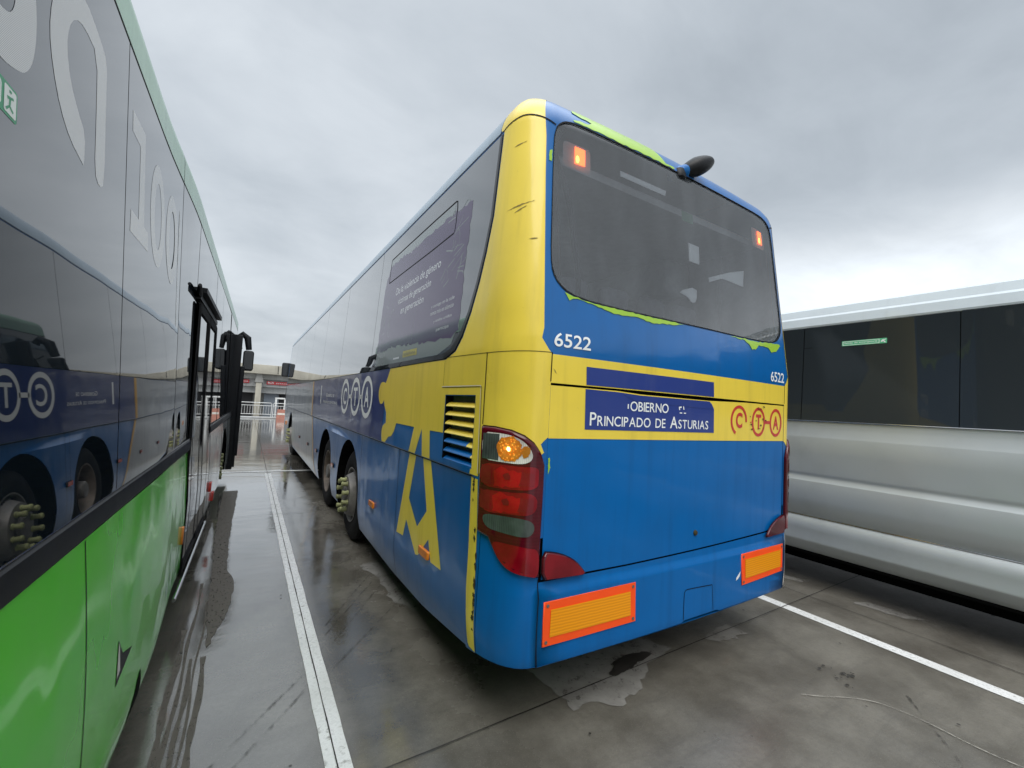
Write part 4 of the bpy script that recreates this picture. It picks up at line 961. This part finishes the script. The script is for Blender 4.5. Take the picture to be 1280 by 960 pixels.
# panel joints on the skirt
for y in (1.66, -.3): G.line(gb, [(y, .24), (y, 1.16)], .006, M['seam'], .001)
G.line(gb, [(Y0, 2.797), (Y1, 2.797)], .009, M['seam'], .001)
for y in (3.126, 5.3): G.line(gb, [(y, 2.80), (y, 3.03)], .006, M['seam'], .001)
gb.build('body', gbus)
LB = [(-4.0, Y0), (-4.0, Y1)]
gs = MB()
r0, r1 = GF(Y0, 3.06), GF(Y1, 3.06)
gs.add([r0, r1, (r1[0]-2.2, Y1, 3.06), (r0[0]-2.2, Y0, 3.06)], [(0, 1, 2, 3)], M['palegreen']); gs.build('roof', gbus)
gs = MB()
def gsec(y): return [GF(y, z) for z in (.22, .3, .4, .8, 1.16, 2.0, 2.8, 2.93, 3.0, 3.06)]
for y, nm, mt in ((Y0, 'rear_panel', 'green'), (Y1, 'front_panel', 'gwhite')):
    p = gsec(y); p2 = [(x-2*(x+1.66), y_, z) for x, y_, z in p]; m = MB()
    m.add(p+p2[::-1], [list(range(20)) if y > 0 else list(range(20))[::-1]], M[mt]); m.build(nm, gbus)
    m = MB(); x = GF(y, 2)[0]; s = .012 if y > 0 else -.012
    m.add([(x-2.3, y+s, 1.3), (x-.15, y+s, 1.3), (x-.18, y+s, 2.7), (x-2.3, y+s, 2.7)], [(0, 1, 2, 3)], M['glass_green']); m.build('windscreen' if y > 0 else 'rear_window', gbus)
gs = MB(); p = gsec(Y0); q_ = gsec(Y1); far = lambda P_: (P_[0]-2*(P_[0]+1.66), P_[1], P_[2])
gs.add([far(k) for k in p]+[far(k) for k in q_], [(k, k+1, 10+k+1, 10+k) for k in range(9)], M['green']); gs.build('far_side', gbus)
# black rail under the windows with a bright bead
rl = MB()
for (a, b) in ((Y0, DY0-.01), (DY1+.01, Y1)):
    pr = [(1.165, .0), (1.168, .016), (1.20, .020), (1.232, .016), (1.240, .006)]
    vs = [Vector(GF(y, z))+GN(y, z)*o for y in (a, b) for z, o in pr]; n = len(pr)
    rl.add(vs, [(k, n+k, n+k+1, k+1) for k in range(n-1)], M['black'], smooth=True)
    rl.tube([Vector(GF(y, 1.243))+GN(y, 1.243)*.008 for y in (a, b)], .0045, M['chrome'], 8)
rl.build('window_rail', gbus)
bed = MB(); G.put(bed, [(Y0, 1.165), (Y1, 1.165), (Y1, 2.80), (Y0, 2.80)], M['seam'], -.012); bed.build('glazing_bed', gbus)
random.seed(11)
for a, b in ((Y0, -.35), (-.342, 1.956), (1.964, 3.121), (3.130, DY0-.015), (3.130, 3.13), (DY1+.02, 6.2), (6.21, 7.9), (7.91, Y1)):
    if b-a < .1: continue
    m = MB(); tilt = random.uniform(-.0025, .0025); t2 = random.uniform(-.002, .002); yc = (a+b)/2
    if a < 2.5: tilt = t2 = 0
    poly = [(a, 1.245), (b, 1.245), (b, 2.79), (a, 2.79)]
    n0 = len(m.v); G.put(m, poly, M['glass_green'], 0)
    m.v = [(x+tilt*(y-yc)+t2*(z-2), y, z) for x, y, z in m.v]; m.nrm = {}
    m.build('side_window', gbus)
    ed = MB(); G.put(ed, [[(a, 1.245), (b, 1.245), (b, 2.79), (a, 2.79)], [(a+.012, 1.257), (a+.012, 2.778), (b-.012, 2.778), (b-.012, 1.257)]], M['frit'], .0035)
# white screen-printed lettering on the glass
def dot_mat():
    m, q, b = principled('dotted_white_print'); oc = q.n('ShaderNodeTexCoord').outputs['Object']
    w = q.n('ShaderNodeTexWave', wave_type='BANDS', bands_direction='Z'); q.put(w.inputs[0], oc); w.inputs['Scale'].default_value = 75
    q.put(b.inputs['Base Color'], q.mix(w.outputs['Fac'], (.22, .22, .22, 1), (.62, .62, .60, 1))); b.inputs['Roughness'].default_value = .12; b.inputs['IOR'].default_value = 2.3
    return m
M['dots'] = dot_mat()
prs = []
def glyph(loops):
    m = MB(); G.put(m, loops, M['dots'], .0006); m.build('printed_letter', gbus)
oo = [(1.00, 2.20), (1.06, 2.178), (1.129, 2.174), (1.183, 2.187), (1.225, 2.206), (1.254, 2.248), (1.266, 2.319), (1.253, 2.40), (1.22, 2.50), (1.16, 2.57), (1.05, 2.61), (.95, 2.59)]
oi = [(1.02, 2.265), (1.123, 2.262), (1.165, 2.281), (1.178, 2.33), (1.165, 2.42), (1.12, 2.50), (1.03, 2.52), (.96, 2.5)]
glyph([chaikin(oo, 2), chaikin(oi, 2)[::-1]])
aa = [(1.33, 2.44), (1.323, 2.369), (1.346, 2.302), (1.394, 2.235), (1.459, 2.193), (1.545, 2.175), (1.556, 2.172), (1.558, 2.26), (1.504, 2.289), (1.446, 2.335), (1.419, 2.40), (1.429, 2.456), (1.465, 2.503), (1.526, 2.528), (1.634, 2.525), (1.640, 2.343), (1.640, 2.195), (1.683, 2.168), (1.727, 2.192), (1.72, 2.454), (1.72, 2.56), (1.651, 2.585), (1.534, 2.604), (1.43, 2.58), (1.36, 2.52)]
glyph(chaikin(aa, 1))
glyph([(2.026, 2.595), (2.030, 2.520), (2.150, 2.520), (2.148, 2.237), (2.036, 2.237), (2.030, 2.156), (2.318, 2.160), (2.312, 2.235), (2.236, 2.238), (2.225, 2.605)])
for c, w_ in ((2.50, .155), (2.85, .155)):
    glyph([ell(c, 2.372, w_, .228, 40), ell(c, 2.372, w_*.48, .15, 32)[::-1]])
glyph(rough_edge([(3.03, 2.60), (3.05, 2.60), (3.06, 1.95), (3.035, 1.95)], .006, .04, 2))
es = MB(); M['exitg'] = plain('green_exit_label', (.03, .30, .14), .4); M['exitw'] = plain('white_exit_symbol', (.75, .80, .77), .4)
G.put(es, rrect(.93, 2.085, 1.195, 2.146, .006, 2), M['exitg'], .0006)
G.put(es, rrect(1.145, 2.091, 1.190, 2.141, .004, 2), M['exitw'], .0010)
for pl in ([(1.163, 2.132), (1.171, 2.132), (1.171, 2.137), (1.163, 2.137)], [(1.155, 2.122), (1.178, 2.128), (1.180, 2.124), (1.158, 2.117)], [(1.163, 2.122), (1.170, 2.122), (1.168, 2.108), (1.180, 2.102), (1.177, 2.098), (1.162, 2.105)], [(1.163, 2.108), (1.166, 2.106), (1.155, 2.095), (1.150, 2.098)]): G.put(es, pl, M['exitg'], .0014)
G.put(es, [rrect(.94, 2.094, 1.135, 2.138, .006, 2), rrect(.945, 2.098, 1.130, 2.134, .004, 2)[::-1]], M['exitw'], .0010)
G.put(es, [(.96, 2.113), (1.08, 2.113), (1.08, 2.105), (1.115, 2.116), (1.08, 2.127), (1.08, 2.119), (.96, 2.119)], M['exitw'], .0010)
es.build('exit_label', gbus)
# amber and clear markers, hand-hold slit
m = MB(); G.put(m, [(1.985, .565), (2.20, .60), (2.06, .645), (1.995, .72)], M['black'], .001); G.put(m, [(1.992, .59), (2.03, .60), (2.01, .69), (1.996, .71)], M['whitep'], .002); m.build('side_marker', gbus)
m = MB(); G.put(m, [(2.25, .285), (2.36, .40), (2.40, .41), (2.47, .25), (2.42, .235)], M['void'], .0015); m.build('jacking_slot', gbus)
m = MB(); G.dome(m, rrect(3.72, .53, 3.76, .65, .008, 2), M['amber_off'], .001, .014, .1); m.build('side_marker', gbus)
for y, z in ((5.65, .57), (6.1, .38)):
    m = MB(); G.dome(m, rrect(y-.05, z-.05, y+.05, z+.05, .008, 2), M['red_mark'], .001, .025, .1); m.build('side_marker', gbus)
# the double door, slid out a hand's width; leaf tops lean outwards
def DF(y, z): p = GF(y, z); return (p[0]+.004+.008*min(1, max(0, (z-.3)/2.0)), p[1], p[2])
def dfn(y, z): a, b, c, d = (Vector(DF(*k)) for k in ((y-.01, z), (y+.01, z), (y, z-.01), (y, z+.01))); return (b-a).cross(d-c).normalized()
D = Surf(DF, dfn, [], [.4, .8, 1.2, 1.6, 2.0])
for ya, yb in ((3.87, 4.56), (4.575, 5.27)):
    m = MB(); D.put(m, [(ya, .30), (yb, .30), (yb, 2.22), (ya, 2.22)], M['glass_green'], .003); D.put(m, [(ya, .30), (ya, 2.22), (yb, 2.22), (yb, .30)], M['void'], -.006)
    do = m.build('door', gbus); f = MB()
    for pl in ([(ya, .27), (ya+.035, .27), (ya+.035, 2.24), (ya, 2.24)], [(yb-.04, .27), (yb, .27), (yb, 2.24), (yb-.04, 2.24)], [(ya+.055, .27), (yb-.055, .27), (yb-.055, .35), (ya+.055, .35)], [(ya+.055, 2.17), (yb-.055, 2.17), (yb-.055, 2.24), (ya+.055, 2.24)]):
        D.dome(f, pl, M['rubber'], .002, .014, .02)
    f.build('door_frame', do)
hd = MB()
for ya, yb, zb, dxx in ((3.86, 5.28, 2.26, .0), (3.86, 5.28, 2.31, .035)):
    P_ = [Vector(DF(y, zb))+Vector((dxx-.02, 0, 0)) for y in (ya, yb)]
    for (za, zc, xa, xb) in ((0, .035, -.05, .03),):
        a, b = P_; hd.add([a+Vector((xa, 0, za)), a+Vector((xb, 0, za)), a+Vector((xb, 0, zc)), a+Vector((xa, 0, zc)), b+Vector((xa, 0, za)), b+Vector((xb, 0, za)), b+Vector((xb, 0, zc)), b+Vector((xa, 0, zc))], [(0, 1, 5, 4), (1, 2, 6, 5), (2, 3, 7, 6), (3, 0, 4, 7), (0, 3, 2, 1), (4, 5, 6, 7)], M['black'])
a = Vector(DF(3.86, 2.27)); hd.tube([a+Vector((0, -.01, .02)), a+Vector((.012, -.16, .06))], [.020, .012], M['black'], 8)
hd.build('door_header', gbus)
cv_ = MB(); G.put(cv_, [(DY0, .30), (DY1, .30), (DY1, 2.24), (DY0, 2.24)], M['void'], -.012); G.put(cv_, [(DY0, 2.24), (DY1, 2.24), (DY1, 2.79), (DY0, 2.79)], M['glass_green'], 0); cv_.build('doorway', gbus)
sb = MB(); sb.tube([Vector(GF(y, .285))+Vector((.03, 0, 0)) for y in (3.4, 5.3)], .012, M['chrome'], 8); sb.build('step_edge', gbus)
# front wheel, wheel well
gx = GF(WY, .5)[0]-.12
bus_keep = bus
bus = gbus
wheel(gx, WY, 1, False, z=.48, r=.48)
m = MB(); p = garch(); vs = [(GF(y, z)[0]-d, y, z) for d in (.01, .55) for y, z in p]; n = len(p)
m.add(vs, [(k, k+1, n+k+1, n+k) for k in range(n-1)]+[[n+k for k in range(n)]], M['void']); m.build('wheel_well', gbus)
m = MB(); m.box(-2.6, -.75, Y0+.1, Y1-.3, .30, .42, M['void']); m.box(-.8, -.52, Y0+.1, WY-.7, .26, .30, M['void']); m.build('underbody', gbus)
bus = bus_keep
# front door leaf standing open, seen edge-on, and the mirror
fd = MB(); fd.box(-.30, -.15, 9.12, 9.20, .22, 2.62, M['black'], .012); fd.box(-.152, -.085, 9.13, 9.19, .46, 2.06, M['black'], .01); fd.box(-.152, -.115, 9.14, 9.18, .26, .47, M['black'], .004)
fd.build('front_door', gbus)
gm = MB(); gm.box(-.13, .045, 9.45, 9.62, 2.0, 2.38, M['black'], .045); go_ = gm.build('side_mirror', gbus)
a_ = MB(); a_.tube([(-.22, 9.55, 2.62), (-.16, 9.55, 2.68), (-.08, 9.55, 2.62), (-.045, 9.54, 2.40)], [.05, .06, .06, .05], M['black'], 12); a_.tube([(-.25, 9.5, 2.4), (-.255, 9.5, 2.05)], .012, M['black'], 8); a_.tube([(-.255, 9.5, 2.35), (-.15, 9.5, 2.42)], .009, M['black'], 8)
a_.build('mirror_arm', go_)
a_ = MB(); a_.add([(-.11, 9.447, 2.03), (.03, 9.447, 2.03), (.03, 9.447, 2.35), (-.11, 9.447, 2.35)], [(0, 1, 2, 3)], bpy.data.materials['mirror_glass']); a_.build('mirror_glass', go_)

# ------------------------------------------------------------------ the silver bus beyond
SX = 4.78
sil = [(.30, .17), (.315, .125), (.34, .085), (.38, .050), (.42, .022), (.443, .004), (.452, .0), (.462, .002), (.56, .004), (.682, .006), (.684, .012), (.696, .012), (.698, .006), (.86, .004), (1.03, .0), (1.034, .002), (1.065, .016), (1.09, .022), (1.095, .020), (1.118, .0205), (1.30, .028), (1.462, .036), (1.468, .038), (1.54, .056), (1.61, .066), (1.625, .064)]
def lin(z, t):
    for (a, b), (c, d) in zip(t, t[1:]):
        if z <= c: return b+(d-b)*max(0, (z-a))/(c-a)
    return t[-1][1]
stop = [(1.625, .064), (2.58, .107), (2.60, .100), (2.68, .110), (2.70, .122), (2.775, .142), (2.79, .167), (2.81, .34), (2.83, .7)]
full = sil+stop[1:]
def SF(s, z): return (SX+lin(z, full), -s, z)
def SN(s, z):
    d = (lin(z+.004, full)-lin(z-.004, full))/.008; return Vector((-1, 0, d)).normalized()
Sv = Surf(SF, SN, [-8, -4, -2, 0, 2, 4], [z for z, _ in full])
M['silver'] = paint('silver_paint', (.49, .52, .525), dirt=.10, rough=.47, metal=.55, coat=.35, coat_rough=.08, streak=False)
M['srail'] = paint('pale_silver_roof_paint', (.60, .66, .70), dirt=.08, rough=.35, coat=.6)
sbus = thing('city_bus', (SX+1.25, 1.5, 0), 'silver bus with a black window band parked on the right', 'bus')
SY0, SY1 = -5.2, 6.8
b_ = MB()
SWY = (-2.6, 5.0)
def sarch(yc): return [(-(yc-.58*math.cos(math.pi*k/14)), .46+.58*math.sin(math.pi*k/14)) for k in range(15)]
def sgrid(mb, zlo, zhi, ya, yb, mat):
    zz = [z for z, _ in full if zlo-1e-6 <= z <= zhi+1e-6]; vs = [SF(-y, z) for z in zz for y in (yb, ya)]
    mb.add(vs, [(2*k, 2*k+1, 2*k+3, 2*k+2) for k in range(len(zz)-1)], mat, smooth=True)
for ya, yb in ((SY0, SWY[0]-.6), (SWY[0]+.6, SWY[1]-.6), (SWY[1]+.6, SY1)): sgrid(b_, .30, 1.118, ya, yb, M['silver'])
for yc in SWY:
    arc = sarch(yc); top = [(-(yc+.6), 1.118), (-(yc-.6), 1.118)]
    Sv.put(b_, [(-(yc-.6), .32), (-(yc-.6), 1.118), (-(yc+.6), 1.118), (-(yc+.6), .32)]+[(-(yc+.58), .46)]+[(s, z) for s, z in arc[::-1]][1:-1]+[(-(yc-.58), .46)], M['silver'], 0)
sgrid(b_, 1.118, 1.625, SY0, SY1, M['silver'])
b_.build('body', sbus, 5)
r_ = MB(); sgrid(r_, 2.58, 2.83, SY0, SY1, M['srail']); tp = SF(0, 2.83)[0]; r_.add([(tp, SY0, 2.83), (tp, SY1, 2.83), (SX+2.5-.7, SY1, 2.83), (SX+2.5-.7, SY0, 2.83)], [(0, 3, 2, 1)], M['srail'])
r_.build('roof', sbus, 8)
tr = MB(); tr.tube([(SX+.006, SY0+.1, .69), (SX+.006, SY1-.1, .69)], .005, M['chrome'], 8); tr.tube([(SX+.061, SY0+.1, 1.626), (SX+.061, SY1-.1, 1.626)], .006, M['chrome'], 8); tr.build('trim_strip', sbus)
bd = MB(); Sv.put(bd, [(-SY1, 1.625), (-SY0, 1.625), (-SY0, 2.59), (-SY1, 2.59)], M['seam'], -.01); bd.build('glazing_bed', sbus)
for a, b in ((SY0, -2.3), (-2.295, 1.072), (1.078, 2.225), (2.232, 4.6), (4.606, SY1)):
    m = MB(); Sv.put(m, [(-b, 1.632), (-a, 1.632), (-a, 2.585), (-b, 2.585)], M['glass_silver'], 0)
    if a > 1.0 and b < 3: Sv.line(m, [(-2.225, 2.37), (-2.15, 2.37)], .004, M['seam'], .002)
    m.build('side_window', sbus)
st = MB(); Sv.put(st, rrect(-1.892, 2.362, -1.545, 2.410, .004, 2), plain('pale_green_exit_label', (.10, .46, .24), .4), .003)
Sv.put(st, [rrect(-1.885, 2.367, -1.60, 2.405, .003, 2), rrect(-1.880, 2.371, -1.605, 2.401, .003, 2)[::-1]], M['exitw'], .004)
text_on(Sv, st, 'Salida de emergencia', -1.872, 2.378, -1.615, 2.396, M['exitw'], .004, .01)
Sv.put(st, [(-1.59, 2.386), (-1.572, 2.402), (-1.570, 2.395), (-1.552, 2.404), (-1.553, 2.397), (-1.566, 2.388), (-1.552, 2.372), (-1.562, 2.368), (-1.572, 2.380), (-1.588, 2.374)], M['exitw'], .004)
st.build('exit_label', sbus)
ends = [SF(0, z)[0::2] for z, _ in full]
for y, nm in ((SY0, 'rear_panel'), (SY1, 'front_panel')):
    m = MB(); p = [(x, y, z) for x, z in ends]; p2 = [(2*(SX+1.25)-x, y, z) for x, z in ends][::-1]
    m.add(p+p2, [list(range(len(p+p2)))], M['silver']); m.build(nm, sbus)
    m = MB(); s = -.01 if y < 0 else .01; m.add([(SX+.2, y+s, 1.5), (SX+2.3, y+s, 1.5), (SX+2.25, y+s, 2.6), (SX+.25, y+s, 2.6)], [(0, 1, 2, 3)], M['glass_silver']); m.build('rear_window' if y < 0 else 'windscreen', sbus)
m = MB(); m.add([(2*(SX+1.25)-x, y, z) for y in (SY0, SY1) for x, z in ends], [(k, k+1, len(ends)+k+1, len(ends)+k) for k in range(len(ends)-1)], M['silver']); m.build('far_side', sbus)
m = MB(); m.box(SX+.5, SX+2.0, SY0+.1, SY1-.1, .13, .44, M['void']); m.box(SX+.10, SX+.6, SWY[0]+.62, SWY[1]-.62, .305, .34, M['void']); m.build('underbody', sbus)
bus = sbus
for yc in SWY:
    wheel(SX+.05, yc, -1, False, z=.46, r=.47)
    m = MB(); p = sarch(yc); vs = [(SF(s, z)[0]+d, -s, z) for d in (.01, .6) for s, z in p]; n = len(p)
    m.add(vs, [(k, k+1, n+k+1, n+k) for k in range(n-1)]+[[n+k for k in range(n)]], M['void']); m.build('wheel_well', sbus)
bus = bus_keep

# ------------------------------------------------------------------ the terminal across the yard
def conc(name, col, v=.25):
    m, q, b = principled(name); oc = q.n('ShaderNodeTexCoord').outputs['Object']
    n = q.noise(oc, .8, 6, .6); s = q.noise(q.mapping(oc, scale=(3, 3, .3)), 1.2, 5, .6)
    c = q.mix(q.ramp(n, (.3, .7, 0, 1)), (*[k*(1-v) for k in col], 1), (*[k*(1+v) for k in col], 1))
    q.put(b.inputs['Base Color'], q.mix(q.math('MULTIPLY', q.ramp(s, (.5, .8, 0, 1)), .5), c, (.10, .09, .07, 1))); b.inputs['Roughness'].default_value = .8
    return m
M['conc'] = conc('pale_stained_concrete', (.40, .38, .32), .12); M['conc2'] = conc('grey_concrete', (.26, .26, .25)); M['panel'] = conc('grey_wall_panel', (.42, .43, .43), .1); M['shut'] = conc('blue_grey_shutter', (.22, .25, .29), .12); M['open'] = plain('dark_opening', (.03, .03, .033), .8)
BY = 33.0
ter = thing('terminal_building', (0, BY+6, 0), 'long low concrete terminal at the far end of the yard', 'building')
m = MB(); m.box(-42, 26, BY+1.6, BY+14, 0, 3.3, M['conc2']); m.build('wall', ter)
m = MB(); m.box(-42.5, 26.5, BY-.2, BY+14.2, 2.86, 3.47, M['conc'], .02)
for k in range(17): m.box(-42.4+4*k, -42.36+4*k, BY-.206, BY-.19, 2.9, 3.43, M['seam'])
m.build('roof', ter)
m = MB(); m.box(-42, 26, BY+.2, BY+1.6, 2.52, 2.85, M['conc2']); m.build('beam', ter)
m = MB(); m.box(-42, 26, BY+.5, BY+.7, 2.02, 2.52, M['panel']); m.build('fascia', ter)
m = MB(); m.box(-42, 26, BY+.8, BY+.95, 1.60, 2.02, M['panel']); m.build('fascia', ter)
for x in [-35.6+k*4 for k in range(15)]:
    c = MB(); c.box(x+.0, x+.34, BY+.1, BY+.45, 0, 2.30, M['conc'], .03); c.add([(x-.08, BY+.05, 2.30), (x+.42, BY+.05, 2.30), (x+.42, BY+.5, 2.30), (x-.08, BY+.5, 2.30), (x+.02, BY+.05, 2.86), (x+.32, BY+.05, 2.86), (x+.32, BY+.5, 2.86), (x+.02, BY+.5, 2.86)], [(0, 1, 5, 4), (1, 2, 6, 5), (2, 3, 7, 6), (3, 0, 4, 7), (0, 3, 2, 1)], M['conc2']); c.build('pillar', ter)
    c = MB(); c.box(x+.55, x+1.45, BY+1.2, BY+1.3, 0, 1.60, M['shut']); c.build('shutter', ter)
    c = MB(); c.box(x+1.5, x+3.9, BY+1.45, BY+1.55, 0, 1.60, M['open']); c.build('doorway', ter)
sg = MB(); M['sred'] = plain('red_sign_board', (.50, .03, .04), .45); M['swhite'] = plain('white_sign_lettering', (.72, .70, .70), .5)
sg.box(1.02, 2.65, BY+.38, BY+.46, 2.20, 2.42, M['sred'], .01)
sgo = tag(sg.build('sign_board'), 'red sign board with white lettering on the far terminal, beside the blue and yellow bus', 'sign')
PS = Surf(lambda s, z: (s, BY+.376, z), lambda s, z: Vector((0, -1, 0)), [], [])
tx = MB(); text_on(PS, tx, 'BUS', 1.09, 2.255, 1.45, 2.375, M['swhite'], .002, .03); text_on(PS, tx, 'ESTACIÓN', 1.58, 2.26, 2.56, 2.36, M['swhite'], .002, .01); tx.build('lettering', sgo)
sg = MB(); sg.box(-1.15, .02, BY+.38, BY+.46, 2.22, 2.44, M['sred'], .01)
sgo = tag(sg.build('sign_board'), 'red sign board on the far terminal, half hidden by the green bus', 'sign')
tx = MB(); text_on(PS, tx, 'BUS', -1.05, 2.27, -.7, 2.39, M['swhite'], .002, .03); text_on(PS, tx, 'SALIDAS', -.6, 2.28, -.06, 2.37, M['swhite'], .002, .01); tx.build('lettering', sgo)
M['rail'] = plain('white_painted_steel', (.62, .63, .62), .45, var=.12)
fn = thing('barrier_fence', (0, BY-1.2, 0), 'low white crowd-barrier fence in front of the terminal', 'fence')
fy = BY-1.2
m = MB(); m.box(-14, 12, fy-.25, fy+.15, 0, .10, M['panel'], .02); m.build('kerb', fn)
for i in range(12):
    x0 = -13.6+i*2.15; p = MB()
    p.tube([(x0, fy, .1), (x0, fy, .92), (x0+.06, fy, .98), (x0+2.0, fy, .98), (x0+2.06, fy, .92), (x0+2.06, fy, .1)], .022, M['rail'], 8); p.tube([(x0, fy, .25), (x0+2.06, fy, .25)], .018, M['rail'], 8); p.tube([(x0, fy, .80), (x0+2.06, fy, .80)], .018, M['rail'], 8)
    for k in range(1, 14): p.tube([(x0+k*.147, fy, .25), (x0+k*.147, fy, .80)], .009, M['rail'], 5)
    p.build('panel', fn)
gt = thing('gate_frame', (2.1, BY-.9, 0), 'white metal gate frame standing before the dark doorway', 'gate')
m = MB()
for x in (1.60, 2.12, 2.65): m.box(x-.05, x+.05, BY-.95, BY-.85, 0, 1.25, M['rail'], .01)
m.build('post', gt)
m = MB(); m.box(1.54, 2.72, BY-.96, BY-.84, 1.252, 1.35, M['rail'], .01); m.build('lintel', gt)
ob = thing('road_barrier', (1.9, BY-1.9, 0), 'orange and white plastic barrier at the foot of the gate', 'barrier')
m = MB(); M['oran'] = plain('hazy_orange_plastic', (.34, .14, .10), .5, var=.2)  # orange muted, with the haze of distance mixed into the colour
m.add([(1.62, BY-2.15, 0), (2.2, BY-2.15, 0), (2.2, BY-1.75, 0), (1.62, BY-1.75, 0), (1.66, BY-2.03, .62), (2.16, BY-2.03, .62), (2.16, BY-1.87, .62), (1.66, BY-1.87, .62)], [(0, 1, 5, 4), (1, 2, 6, 5), (2, 3, 7, 6), (3, 0, 4, 7), (4, 5, 6, 7)], M['oran']); m.build('block', ob)
m = MB(); m.box(1.68, 2.14, BY-2.10, BY-2.06, .28, .40, M['whitep']); m.build('band', ob)
